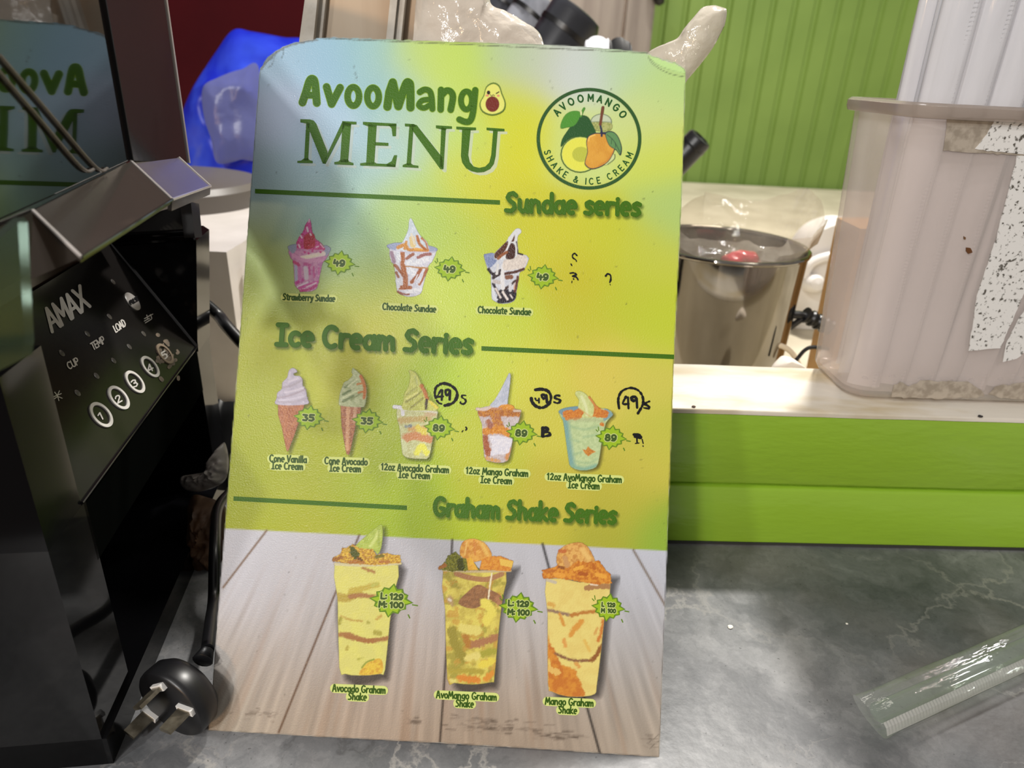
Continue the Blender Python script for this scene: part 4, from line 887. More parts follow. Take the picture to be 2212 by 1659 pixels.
for (x, y, n_, sx, sy) in ((1060, 1572, 60, 110, 5), (1200, 1588, 40, 60, 6), (890, 1560, 14, 14, 4), (560, 1545, 14, 60, 8), (1060, 1556, 26, 120, 3), (1400, 1600, 12, 18, 8)):
    for _ in range(n_):
        a, b_ = random.gauss(x, sx * .5), random.gauss(y, sy); bg.line([(a, b_ + (a - x) * .06), (a + random.uniform(4, 22), b_ + (a - x) * .06 + random.uniform(-1, 2))], random.uniform(1, 4), (84, 70, 58), al=random.uniform(.2, .6), soft=1.5, sm=0)
bg.line([(1398, 1606), (1412, 1596), (1424, 1586)], 1.6, (84, 76, 64), al=.6); bg.line([(1404, 1616), (1416, 1606), (1424, 1600)], 1.6, (84, 76, 64), al=.6)
for _ in range(150):
    x, y = random.uniform(500, 1460), random.uniform(110, 1560); bg.ell(x, y, random.uniform(.8, 2), random.uniform(.8, 2), (64, 66, 48), al=random.uniform(.25, .8), soft=1.2)
for pts in ([(588, 122), (590, 132), (586, 142), (578, 146)], [(610, 103), (613, 112), (608, 126)], [(573, 140), (580, 131), (592, 124), (598, 112)], [(1399, 118), (1406, 133), (1424, 148), (1450, 160), (1478, 166)], [(1399, 117), (1412, 134), (1440, 148), (1478, 158)]):
    bg.line(pts, 1.6, (70, 72, 66), al=.75)
bg.poly([(1398, 114), (1440, 128), (1480, 144), (1479, 158), (1450, 152), (1414, 136)], (196, 238, 150), sm=2, al=.7)
bg.line([(564, 150), (580, 128), (610, 104), (650, 92), (684, 86)], 5, (120, 118, 110), wob=4, al=.7); bg.line([(1395, 114), (1482, 146)], 3, (206, 214, 190), wob=4)
bg.line([(690, 82), (1400, 114)], 2.5, (96, 98, 84), wob=2, al=.8, sm=0)
for _ in range(16):
    t_ = random.random(); bg.ell(620 + 190 * 0 + random.gauss(0, 1) + 145 + t_ * 6 + 0, 140 + t_ * 38, 1.2, 1.2, (90, 96, 96), al=.5)
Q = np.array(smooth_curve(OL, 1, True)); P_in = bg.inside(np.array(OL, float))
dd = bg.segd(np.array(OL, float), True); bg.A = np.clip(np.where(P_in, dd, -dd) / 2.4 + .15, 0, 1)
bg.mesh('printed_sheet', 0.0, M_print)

# ---- rules and lettering
M_dk = mat('dark_green_ink', (64, 108, 16), .4, bump=.12, bscale=1300, spec=.2)
M_dk2 = mat('deep_green_ink', (40, 90, 40), .4, spec=.2)
M_cap = mat('caption_green_ink', (52, 86, 18), .4, spec=.2)
M_halo = print_mat('pale_green_ink', True)
M_blk = mat('black_marker_ink', (10, 12, 14), .5, spec=.2)
def inkmat(name, c, al=1.0):
    m, nt, out = newmat(name); b = nd(nt, 'ShaderNodeBsdfPrincipled', Roughness=.4); b.inputs['Specular IOR Level'].default_value = .2; b.inputs['Base Color'].default_value = L4(c); b.inputs['Alpha'].default_value = al
    nt.links.new(b.outputs[0], out.inputs[0]); return m
M_halo = inkmat('pale_green_ink', (206, 218, 130)); M_white_ghost = inkmat('white_ghost_ink', (226, 236, 226), .5)
L0, L1, L2, L3, L5, L6 = .00005, .00011, .00018, .00025, .00033, .00041
def pmesh(name, polys, k, m, parent=None):
    bm = B()
    for p in polys:
        vs = [bm.verts.new(bplace(x, y, k)) for x, y in p]; f_ = bm.faces.new(vs); f_.normal_update()
        if f_.normal.z < 0: f_.normal_flip()
    me = bpy.data.meshes.new(name); bm.to_mesh(me); bm.free(); return link(name, me, m, parent or mb, world=False)
def pbm(name, bm, m, parent=None):
    for f_ in bm.faces:
        f_.normal_update()
        if f_.normal.z < 0: f_.normal_flip()
    me = bpy.data.meshes.new(name); bm.to_mesh(me); bm.free(); return link(name, me, m, parent or mb, world=False)
for a, b_ in (((551, 413), (1080, 437.5)), ((1040, 752.7), (1456, 771)), ((504.5, 1077), (879, 1097))):
    pmesh('divider_line', [[(a[0], a[1] - 4.9), (b_[0], b_[1] - 4.9), (b_[0], b_[1] + 4.9), (a[0], a[1] + 4.9)]], L1, M_dk)
c3 = lambda pts: [(540 + x / 3.6867, 80 + y / 3.6867) for x, y in pts]
MENU = [[(449, 676), (479, 690), (464, 985), (432, 985)], [(378, 988), (408, 985), (432, 966), (464, 966), (476, 982), (500, 987), (500, 1006), (378, 1003)],
 [(402, 655), (478, 657), (508, 666), (528, 690), (618, 915), (600, 1008), (580, 1008), (470, 735), (446, 688), (402, 680)], [(580, 1008), (603, 1010), (762, 700), (736, 676)],
 [(738, 676), (806, 690), (781, 1000), (718, 996)], [(733, 670), (848, 676), (848, 697), (806, 697), (800, 720), (745, 700)], [(672, 996), (704, 992), (722, 976), (780, 976), (792, 994), (824, 1004), (824, 1022), (672, 1014)],
 [(943, 690), (1010, 690), (990, 1016), (925, 1016)], [(900, 676), (1166, 690), (1166, 712), (1010, 706), (1000, 716), (940, 712), (900, 697)], [(1100, 700), (1166, 692), (1163, 790), (1136, 790), (1128, 728)],
 [(995, 838), (1102, 844), (1102, 868), (995, 864)], [(878, 1006), (922, 1000), (990, 996), (1010, 1008), (1100, 1012), (1156, 1016), (1158, 1036), (878, 1024)], [(1085, 1014), (1128, 990), (1148, 942), (1172, 942), (1158, 1036), (1090, 1030)],
 [(1270, 700), (1302, 720), (1282, 1020), (1247, 1018)], [(1233, 690), (1306, 694), (1324, 706), (1320, 716), (1235, 712)], [(1284, 694), (1328, 702), (1532, 960), (1537, 1056), (1515, 1052), (1290, 740)],
 [(1524, 714), (1561, 718), (1541, 1052), (1511, 1030)], [(1481, 704), (1608, 712), (1608, 732), (1566, 732), (1556, 744), (1522, 736), (1481, 726)], [(1216, 1020), (1247, 1008), (1284, 1008), (1300, 1020), (1341, 1026), (1341, 1044), (1216, 1036)],
 [(1643, 714), (1800, 722), (1800, 743), (1760, 744), (1690, 740), (1643, 735)], [(1690, 733), (1680, 950), (1690, 1000), (1720, 1045), (1760, 1068), (1810, 1080), (1862, 1076), (1912, 1052), (1942, 1012), (1956, 950), (1973, 742), (1937, 742), (1921, 940), (1906, 1000), (1874, 1032), (1826, 1043), (1782, 1032), (1750, 996), (1738, 940), (1758, 735)],
 [(1884, 722), (2026, 732), (2026, 752), (1976, 752), (1932, 748), (1884, 742)]]
pmesh('title_shadow', [[(x + 22, y + 20) for x, y in c3(p)] if 0 else [(x + 6.5, y + 6) for x, y in c3(p)] for p in MENU], L0, M_white_ghost)
pmesh('title_lettering', [c3(p) for p in MENU], L2, M_dk)
AV = [[(418, 522), (446, 440), (474, 350), (500, 334), (518, 370), (532, 526)], [(440, 462), (530, 466)], [(610, 398), (650, 535), (718, 404)], arc(823, 474, 46, 74, 0, 360, 24), arc(980, 478, 46, 74, 0, 360, 24),
      [(1094, 556), (1110, 440), (1137, 362), (1181, 552)], [(1181, 552), (1240, 380), (1266, 366), (1276, 400), (1278, 562)],
      [(1352, 440), (1390, 420), (1430, 432), (1446, 480), (1452, 574)], [(1440, 498), (1372, 506), (1344, 545), (1386, 566), (1440, 536)], [(1522, 422), (1518, 578)], [(1522, 470), (1560, 430), (1598, 436), (1616, 480), (1598, 580)],
      arc(1724, 506, 44, 72, 0, 360, 22), [(1794, 424), (1776, 600), (1752, 668), (1712, 676), (1668, 658)]]
def strokes(name, sts, w, k, m, tr, seg=16, parent=None):
    bm = B()
    for s_ in sts: ribbon(bm, tr(smooth_curve(s_, 4) if 2 < len(s_) < 8 and s_ is not AV[5] and s_ is not AV[2] else s_), w, k, bplace, 0, seg)
    return pbm(name, bm, m, parent)
AVW = [7.6, 6.5, 7.4, 6.3, 6.3, 8.2, 8.2, 6.0, 5.4, 6.6, 6.6, 5.8, 6.4]
bm = B(); bm2 = B()
for s_, w in zip(AV, AVW):
    q = c3(smooth_curve(s_, 4) if len(s_) in (5, 6) else s_)
    ribbon(bm, q, w, L3, bplace, 0, 18); ribbon(bm2, q, w + 1.3, L1, bplace, 0, 18)
pbm('brand_halo', bm2, inkmat('lime_edge_ink', (150, 190, 60), .8)); pbm('brand_lettering', bm, M_dk)
HAND = {
 'A': (.64, [[(.05, 0), (.24, .94), (.34, .94), (.56, 0)], [(.14, .34), (.48, .34)]]), 'C': (.66, [arc(.36, .5, .29, .48, 48, 305)]), 'G': (.7, [arc(.36, .5, .3, .48, 50, 335), [(.62, .36), (.4, .42)]]),
 'I': (.5, [[(.24, .97), (.22, .03)], [(.06, .97), (.42, .97)], [(.03, .03), (.42, .03)]]), 'M': (.78, [[(.06, 0), (.16, .95), (.38, .3), (.6, .95), (.72, 0)]]), 'S': (.58, [[(.5, .86), (.36, .98), (.18, .92), (.1, .74), (.2, .58), (.4, .44), (.46, .22), (.3, .04), (.04, .06)]]),
 'L': (.5, [[(.08, 1), (.08, 0), (.46, 0)]]), 'V': (.6, [[(.05, .97), (.27, .03), (.55, .97)]]),
 'a': (.54, [arc(.25, .27, .19, .25, 20, 380), [(.44, .54), (.43, .3), (.48, .02)]]), 'b': (.52, [[(.07, 1), (.07, .02)], arc(.26, .27, .19, .25)]), 'c': (.48, [arc(.27, .28, .21, .26, 50, 310)]),
 'd': (.56, [arc(.26, .27, .19, .25), [(.46, 1), (.47, .02)]]), 'e': (.52, [[(.08, .29), (.45, .31)], arc(.26, .29, .2, .27, 6, 292)]), 'g': (.54, [arc(.26, .29, .19, .24), [(.46, .54), (.44, -.1), (.28, -.26), (.06, -.2)]]),
 'h': (.54, [[(.08, 1), (.08, .02)], [(.08, .3), (.24, .54), (.4, .46), (.44, .02)]]), 'i': (.22, [[(.1, .54), (.11, .02)], [(.11, .82), (.12, .83)]]), 'k': (.52, [[(.08, 1), (.08, .02)], [(.42, .56), (.1, .27), (.46, .02)]]),
 'l': (.22, [[(.1, 1), (.11, .02)]]), 'm': (.76, [[(.07, .54), (.07, .02)], [(.07, .32), (.2, .53), (.34, .46), (.36, .02)], [(.36, .32), (.5, .53), (.63, .46), (.66, .02)]]),
 'n': (.54, [[(.07, .54), (.07, .02)], [(.07, .32), (.24, .54), (.4, .46), (.44, .02)]]), 'o': (.52, [arc(.26, .28, .2, .26)]), 'r': (.42, [[(.07, .54), (.07, .02)], [(.07, .32), (.2, .53), (.38, .52)]]),
 's': (.44, [[(.38, .5), (.24, .56), (.1, .48), (.12, .36), (.3, .26), (.36, .12), (.22, .02), (.04, .06)]]), 't': (.42, [[(.2, .88), (.18, .1), (.34, .03)], [(.03, .58), (.38, .6)]]), 'u': (.54, [[(.07, .54), (.08, .16), (.22, .02), (.38, .12), (.43, .54)], [(.43, .3), (.46, .02)]]),
 'v': (.48, [[(.05, .54), (.23, .03), (.44, .54)]]), 'w': (.66, [[(.05, .54), (.17, .03), (.32, .46), (.46, .03), (.6, .54)]]), 'y': (.5, [[(.06, .54), (.24, .06)], [(.45, .54), (.22, -.14), (.05, -.24)]]), 'z': (.48, [[(.06, .54), (.4, .54), (.06, .03), (.42, .03)]]), ' ': (.3, [])}
DIG = {'0': (.66, [arc(.32, .5, .24, .42, 0, 360, 14)]), '1': (.44, [[(.06, .74), (.24, .94), (.24, .04)]]), '2': (.62, [[(.08, .76), (.28, .94), (.48, .76), (.38, .44), (.08, .05), (.54, .05)]]), '3': (.6, [[(.08, .9), (.44, .86), (.28, .56), (.5, .36), (.36, .06), (.08, .1)]]),
       '4': (.66, [[(.18, .94), (.1, .42), (.58, .42)], [(.44, .7), (.44, .02)]]), '5': (.62, [[(.5, .94), (.14, .94), (.12, .58), (.42, .56), (.5, .28), (.32, .06), (.08, .1)]]), '8': (.64, [arc(.31, .7, .17, .22, 0, 360, 10), arc(.31, .27, .21, .24, 0, 360, 10)]), '9': (.64, [arc(.3, .62, .2, .28, 0, 360, 12), [(.5, .7), (.48, .3), (.34, .06), (.12, .08)]]),
       'L': (.56, [[(.1, .96), (.1, .05), (.5, .05)]]), 'M': (.84, [[(.08, .03), (.12, .94), (.4, .36), (.68, .94), (.74, .03)]]), ':': (.28, [[(.12, .14), (.13, .15)], [(.12, .6), (.13, .61)]]), ' ': (.3, [])}
for k_ in HAND:
    if k_.islower(): HAND[k_] = (HAND[k_][0], [[(x, y * 1.15 if 0 < y < .64 else y) for x, y in st_] for st_ in HAND[k_][1]])
HAND.update({k_: DIG[k_] for k_ in '012'})
def upvec(p0, p1, h):
    d = np.array(p1, float) - np.array(p0, float); d /= np.hypot(*d); return np.array((d[1], -d[0])) * h
def heading(s, p0, p1, h, w):
    bm = B(); lettering(bm, s, HAND, p0, p1, upvec(p0, p1, h), w, bplace, L3, 0, 12, gap=.03); pbm('section_heading', bm, M_dk)
    ar = Art(min(p0[0], p1[0]) - 16, min(p0[1], p1[1]) - h - 22, max(p0[0], p1[0]) + 24, max(p0[1], p1[1]) + 34, 2.2)
    D = np.full(ar.X.shape, 1e9); adv = [HAND[c][0] + .03 for c in s]; tot = sum(adv) - .03; P0 = np.array(p0, float) + (3, 5); ux = (np.array(p1, float) - np.array(p0, float)) / tot; uy = upvec(p0, p1, h); x = 0
    for c, a in zip(s, adv):
        for st_ in HAND[c][1]: D = np.minimum(D, ar.segd(np.array([P0 + ux * (x + q[0]) + uy * q[1] for q in st_]), False))
        x += a
    ar.lay(np.clip((w + 3.5 - D) / 7, 0, 1) * .62, (84, 118, 34)); ar.mesh('heading_shadow', L1, M_print)
heading('Sundae series', (1091, 457), (1384, 466), 41, 4.6)
heading('Ice Cream Series', (596, 745), (1021, 764), 45, 5.3)
heading('Graham Shake Series', (936, 1113), (1331, 1131), 39, 4.5)

CAPT = [([('Strawberry Sundae', (611, 648), (724, 652))], 13), ([('Chocolate Sundae', (826, 669), (942, 675))], 13.5), ([('Chocolate Sundae', (1032, 676), (1147, 681))], 13.5),
        ([('Cone Vanilla', (582, 997), (663, 1000)), ('Ice Cream', (587, 1013), (655, 1015))], 14), ([('Cone Avocado', (701, 1002), (794, 1005)), ('Ice Cream', (712, 1018), (780, 1020))], 14),
        ([('12oz Avocado Graham', (823, 1015), (970, 1022)), ('Ice Cream', (861, 1032), (929, 1035))], 14), ([('12oz Mango Graham', (1006, 1023), (1141, 1030)), ('Ice Cream', (1038, 1043), (1106, 1046))], 14),
        ([('12oz AvoMango Graham', (1181, 1036), (1343, 1043)), ('Ice Cream', (1227, 1054), (1295, 1057))], 14), ([('Avocado Graham', (718, 1493), (833, 1498)), ('Shake', (752, 1511), (792, 1513))], 14.5),
        ([('AvoMango Graham', (942, 1507), (1073, 1513)), ('Shake', (984, 1526), (1023, 1528))], 14.5), ([('Mango Graham', (1177, 1521), (1282, 1526)), ('Shake', (1206, 1540), (1246, 1542))], 14.5)]
for lines, h in CAPT:
    bm, bh = B(), B()
    for s, a, b_ in lines:
        lettering(bm, s, HAND, a, b_, upvec(a, b_, h * 1.06), 1.5, bplace, L3, 0, 8, gap=.04)
        d = upvec(a, b_, 1.0); e = np.array((-d[1], d[0])); mid = [np.array(a) + d * h * .28 - e * 1, np.array(b_) + d * h * .28 + e * 1]
        ribbon(bh, [np.array(a) + d * h * .45 + e * h * .32, np.array(b_) + d * h * .45 - e * h * .32], h * .68, L1, bplace, 0, 20)
    pbm('caption_patch', bh, M_halo); pbm('caption', bm, M_cap)

# ---- price bursts
M_burst = inkmat('lime_burst_ink', (152, 186, 36)); M_burst_e = inkmat('burst_outline_ink', (98, 134, 34)); M_digit_h = inkmat('digit_halo_ink', (196, 208, 130)); M_digit = inkmat('digit_ink', (64, 88, 36))
def burst(cx, cy, rx, ry, rows, h, seed, dim=False):
    r = random.Random(seed); n = 12; A0 = 8
    def star(k_, inr):
        p = []
        for i in range(n * 2):
            a = math.radians(A0 + 360 * i / (n * 2)); e = (1.0 + .12 * math.cos(i * 2.1) if i % 2 == 0 else inr) * k_
            p.append((cx + rx * e * math.cos(a), cy + ry * e * math.sin(a)))
        return p
    e_ = pmesh('price_burst', [star(1.08, .80)], L2, M_burst_e); pmesh('burst_fill', [star(.97, .74)], L3, M_burst, e_)
    bm, bh = B(), B()
    for s, dx_, dy_, wd in rows:
        p0, p1 = (cx + dx_ - wd / 2, cy + dy_ - wd * .02), (cx + dx_ + wd / 2, cy + dy_ + wd * .035); uv_ = upvec(p0, p1, h)
        lettering(bh, s, DIG, p0, p1, uv_, h * .165 + 1.7, bplace, L5, 0, 10); lettering(bm, s, DIG, p0, p1, uv_, h * .165, bplace, L6, 0, 10)
    pbm('price_halo', bh, M_digit_h, e_); pbm('price_digits', bm, M_digit, e_)
    bm = B()
    for (ax_, ay_, bx, by) in ((1.15, .30, 1.42, .36), (.92, 1.0, 1.0, 1.22)): ribbon(bm, [(cx + rx * ax_, cy + ry * ay_), (cx + rx * bx, cy + ry * by)], 1.2, L2, bplace)
    if cx > 900: 
        for (ax_, ay_, bx, by) in ((-1.12, -.72, -1.0, -.56), (-.96, -.98, -.92, -.66)): ribbon(bm, [(cx + rx * ax_, cy + ry * ay_), (cx + rx * bx, cy + ry * by)], 1.0, L2, bplace)
    pbm('burst_ticks', bm, M_burst_e, e_)
for i, (x, y, s) in enumerate(((734, 568, '49'), (972, 581, '49'), (1173, 598, '49'), (668, 902, '35'), (794, 909, '35'), (949, 924, '89'), (1127, 935, '89'), (1320, 945, '89'))):
    burst(x, y, 29, 23, [(s, -1, 7, 27)], 14, i)
burst(845, 1297, 40, 31, [('L: 129', 2, -3, 50), ('M: 100', 0, 15, 54)], 13, 21); burst(1120, 1312, 36, 28, [('L: 129', 0, -3, 46), ('M: 100', 0, 16, 48)], 12.5, 22); burst(1314, 1312, 31, 26, [('L  129', 0, -2, 30), ('M  100', 0, 11, 32)], 9, 23)

# ---- round logo
lc = (1272.2, 300.0); logo = Art(1150, 180, 1394, 418, 1.15, (1100, 120, 4.6075))
logo.lay((np.abs(np.hypot((logo.X - lc[0]) / 110.2, (logo.Y - lc[1]) / 106.0) - 1) < .0) * 0.0, (0, 0, 0))
rr = np.hypot((logo.X - lc[0]) / 1.03, logo.Y - lc[1]); logo.lay(np.clip((3.4 - np.abs(rr - 106.3)) / 1.2 + .5, 0, 1), (48, 92, 44))
logo.ell(915, 662, 104, 78, (206, 220, 188), al=.85); logo.line(arc(915, 662, 102, 77, 0, 360, 24), 7, (120, 138, 110), sm=0); logo.poly([(820, 665), (1010, 670), (1000, 750), (830, 740)], (182, 186, 112), (150, 160, 84), ns=.3); logo.line([(815, 660), (1015, 664)], 6, (130, 146, 116), sm=0)
logo.line([(932, 518), (906, 690)], 28, (120, 70, 48), sm=0)
logo.poly([(700, 600), (770, 605), (815, 660), (862, 780), (770, 820), (650, 810), (570, 850), (515, 910), (528, 830), (590, 735), (650, 650)], (44, 92, 46))
logo.line([(712, 605), (728, 560), (745, 528)], 22, (78, 152, 46)); logo.ell(715, 575, 9, 22, (226, 234, 170)); logo.poly([(513, 725), (520, 660), (560, 590), (620, 556), (690, 556), (706, 590), (682, 655), (640, 702), (575, 716)], (78, 152, 46))
logo.ell(705, 985, 194, 182, (60, 104, 44)); logo.ell(706, 985, 184, 172, (214, 226, 110)); logo.ell(706, 985, 178, 164, (228, 230, 62)); logo.ell(712, 985, 86, 76, (190, 198, 54))
logo.poly([(1000, 1000), (1050, 990), (1040, 1040), (980, 1085), (950, 1085)], (206, 222, 150)); logo.line([(1050, 985), (1045, 1030), (980, 1082)], 6, (70, 104, 54))
mg = [(850, 772), (935, 776), (1010, 800), (1050, 890), (1040, 965), (985, 1060), (890, 1118), (805, 1132), (752, 1090), (755, 1040), (776, 960), (765, 865), (786, 805)]
logo.poly(mg, (58, 62, 78)); logo.poly([(x + (905 - x) * .055, y + (950 - y) * .055) for x, y in mg], (226, 150, 46), (218, 138, 38), ns=.05); logo.line([(790, 850), (800, 812), (850, 792)], 14, (244, 186, 90)); logo.line([(1030, 960), (980, 1040), (890, 1100)], 12, (208, 124, 40))
lf = [(955, 768), (1020, 755), (1075, 795), (1112, 880), (1120, 945), (1104, 996), (1066, 945), (1000, 905), (968, 840)]
logo.poly(lf, (50, 62, 72)); logo.poly([(x + (1035 - x) * .09, y + (850 - y) * .09) for x, y in lf], (98, 148, 90)); logo.line([(975, 790), (1040, 850), (1100, 960)], 6, (50, 78, 60)); logo.line([(1020, 830), (1015, 880)], 5, (50, 78, 60)); logo.line([(1055, 870), (1058, 915)], 5, (50, 78, 60))
logo.line([(908, 706), (918, 750), (920, 802)], 20, (50, 54, 84)); logo.line([(912, 772), (955, 772)], 16, (50, 54, 84), sm=0)
lg_ = logo.mesh('logo', L2, M_print)
bm = B()
def arctext(s, r, a0, a1, h, w, inward):
    n = len(s)
    ws = [CAPS[c][0] + .14 for c in s]; tot = sum(ws); acc = 0
    for c, w_ in zip(s, ws):
        t_ = (acc + w_ / 2) / tot; acc += w_; a = math.radians(a0 + (a1 - a0) * t_); o = np.array((math.cos(a), -math.sin(a))); cen = np.array(lc) + o * r * np.array((1.03, 1))
        up_ = o if not inward else -o; rt_ = np.array((-up_[1], up_[0])); cw = CAPS[c][0]
        for st_ in CAPS[c][1]: ribbon(bm, [cen + rt_ * (q[0] - cw / 2 + .03) * h + up_ * (q[1] - .5) * h for q in st_], w, L3, bplace, 0, 8)
arctext('AVOOMANGO', 88.5, 146, 30, 14.5, 1.55, False); arctext('SHAKE & ICE CREAM', 92, 194, 343, 13, 1.1, True)
pbm('logo_lettering', bm, M_dk2, lg_)
av = Art(1028, 172, 1098, 256, 1.0, (540, 80, 3.6867))
pear = [(1937, 364), (1985, 388), (2007, 450), (2036, 530), (2016, 596), (1930, 627), (1850, 598), (1828, 532), (1860, 468), (1882, 396)]
av.poly(pear, (98, 128, 44)); av.poly([(x + (1932 - x) * .09, y + (505 - y) * .09) for x, y in pear], (226, 230, 104)); av.ell(1931, 537, 55, 62, (122, 44, 34))
av.ell(1900, 445, 14, 16, (44, 30, 28)); av.line([(1962, 452), (1982, 440)], 9, (60, 44, 34)); av.ell(1890, 468, 14, 9, (226, 140, 110)); av.ell(1978, 470, 12, 9, (226, 140, 110)); av.line([(1914, 462), (1926, 472), (1936, 463), (1948, 470)], 6, (90, 60, 40)); av.mesh('avocado_icon', L5, M_print)

# ---- dessert pictures
def pic(name, x0, y0, x1, y1, src, fn, step=1.2):
    ar = Art(x0, y0, x1, y1, step, src); fn(ar); ar.mesh(name, L1, M_print)
def shadow(a, pts, dx_, dy_, al=.5, soft=4): a.poly([(x + dx_, y + dy_) for x, y in pts], (52, 50, 40), soft=soft, al=al)
def strawberry(a):
    a.poly([(262, 560), (290, 740), (330, 790), (350, 1130), (372, 1200), (440, 1265), (560, 1285), (690, 1250), (735, 1150), (805, 820), (850, 770), (915, 590), (600, 560)], (202, 146, 186), (182, 116, 170), ns=.25, sm=2)
    for p, w, c in (([(372, 860), (378, 1130)], 46, (164, 172, 202)), ([(530, 900), (545, 1060)], 70, (198, 188, 206)), ([(400, 1205), (560, 1130)], 26, (214, 206, 222)), ([(380, 1140), (470, 1092)], 52, (188, 62, 150)), ([(430, 1222), (560, 1180), (725, 1125)], 44, (196, 76, 156)), ([(455, 1268), (600, 1240), (705, 1180)], 40, (184, 52, 130)), ([(545, 1208), (700, 1140)], 18, (222, 204, 220)), ([(590, 870), (600, 1000)], 28, (190, 70, 150)), ([(660, 880), (668, 1050)], 30, (190, 80, 150)), ([(740, 900), (748, 1000)], 26, (196, 96, 160)), ([(345, 800), (420, 850)], 50, (188, 60, 120)), ([(520, 830), (600, 850)], 50, (186, 84, 150)), ([(440, 900), (440, 1100)], 50, (194, 112, 178))): a.line(p, w, c, wob=2, soft=1.1)
    a.poly([(240, 545), (390, 508), (380, 590), (335, 660), (290, 640)], (142, 152, 178)); a.poly([(832, 528), (938, 575), (905, 660), (850, 700)], (142, 152, 178))
    a.line([(470, 735), (640, 700), (820, 665)], 74, (220, 208, 204)); a.line([(330, 690), (430, 745), (560, 780), (760, 770)], 56, (206, 146, 190)); a.line([(520, 720), (720, 690)], 20, (226, 220, 196))
    sw = [(594, 98), (560, 150), (522, 205), (492, 300), (452, 352), (410, 420), (378, 520), (392, 570), (500, 590), (650, 600), (828, 602), (836, 560), (762, 470), (692, 420), (640, 310), (624, 200)]
    a.poly(sw, (206, 66, 150), (186, 40, 110), ns=.3, wob=3); a.poly([(505, 400), (560, 335), (662, 345), (684, 430), (672, 552), (512, 586)], (186, 28, 66), (160, 16, 40), ns=.25)
    for p, w in (([(552, 240), (568, 300)], 30), ([(606, 340), (618, 362)], 22), ([(450, 372), (470, 405)], 26), ([(420, 520), (436, 560)], 26), ([(770, 505), (825, 570)], 14), ([(700, 560), (740, 545)], 18), ([(590, 105), (584, 150)], 18)): a.line(p, w, (226, 196, 214))
    for p in ([(515, 640), (520, 645)], [(575, 655), (580, 660)], [(640, 620), (645, 625)], [(770, 635), (775, 640)]): a.line(p, 34, (196, 56, 140))
def caramel(a):
    a.poly([(300, 560), (330, 770), (372, 805), (412, 1180), (432, 1235), (540, 1295), (640, 1306), (770, 1268), (812, 1180), (900, 835), (960, 765), (1035, 570), (900, 605), (500, 595)], (214, 214, 224), (196, 198, 214), ns=.2, sm=2)
    a.poly([(255, 512), (330, 478), (480, 464), (900, 508), (1045, 560), (1000, 612), (900, 618), (500, 604), (320, 570)], (150, 160, 194)); a.line([(330, 620), (370, 760)], 60, (160, 130, 150))
    for p, w, c in (([(500, 620), (505, 800), (545, 1000), (545, 1150)], 78, (172, 88, 38)), ([(384, 815), (450, 890), (530, 1000)], 48, (156, 78, 34)), ([(402, 930), (440, 1000)], 40, (150, 80, 40)), ([(465, 1165), (620, 1165)], 66, (168, 82, 34)), ([(570, 710), (665, 640)], 50, (158, 88, 60)), ([(745, 695), (840, 650), (935, 640)], 52, (156, 96, 90)), ([(782, 880), (720, 990), (640, 1080)], 58, (160, 76, 32)), ([(880, 880), (820, 1010), (765, 1110)], 44, (166, 84, 36)), ([(560, 830), (720, 850), (890, 860)], 24, (182, 124, 60)), ([(432, 1225), (500, 1262), (600, 1264)], 34, (146, 84, 62))): a.line(p, w, c, wob=2)
    for p, w in (([(575, 780), (720, 770), (900, 715)], 84), ([(620, 900), (660, 940)], 110), ([(418, 1050), (432, 1150)], 56), ([(560, 1225), (680, 1215), (780, 1195)], 62), ([(430, 570), (445, 740)], 64), ([(820, 960), (760, 1090)], 16), ([(740, 960), (690, 1060)], 14)): a.line(p, w, (226, 228, 234), (206, 210, 222), ns=.3, wob=2)
    sw = [(622, 84), (602, 140), (590, 262), (530, 402), (490, 470), (438, 512), (420, 560), (520, 602), (700, 597), (900, 612), (912, 560), (882, 450), (802, 380), (732, 280), (672, 150), (644, 98)]
    a.poly(sw, (208, 218, 230), (190, 204, 216), ns=.2)
    a.line([(650, 400), (665, 500)], 90, (222, 196, 130)); a.line([(640, 330), (690, 480)], 30, (220, 214, 196))
    for p, w, c in (([(430, 540), (540, 500), (600, 570), (720, 580), (890, 585)], 54, (204, 122, 40)), ([(560, 450), (535, 560)], 42, (206, 128, 44)), ([(730, 360), (765, 480), (860, 570)], 46, (176, 88, 26)), ([(800, 395), (870, 470), (895, 570)], 28, (180, 96, 40)), ([(690, 560), (800, 570)], 34, (226, 150, 50))): a.line(p, w, c, wob=2)
    a.line([(300, 570), (500, 603), (760, 612), (900, 612), (1000, 600)], 9, (206, 200, 222))
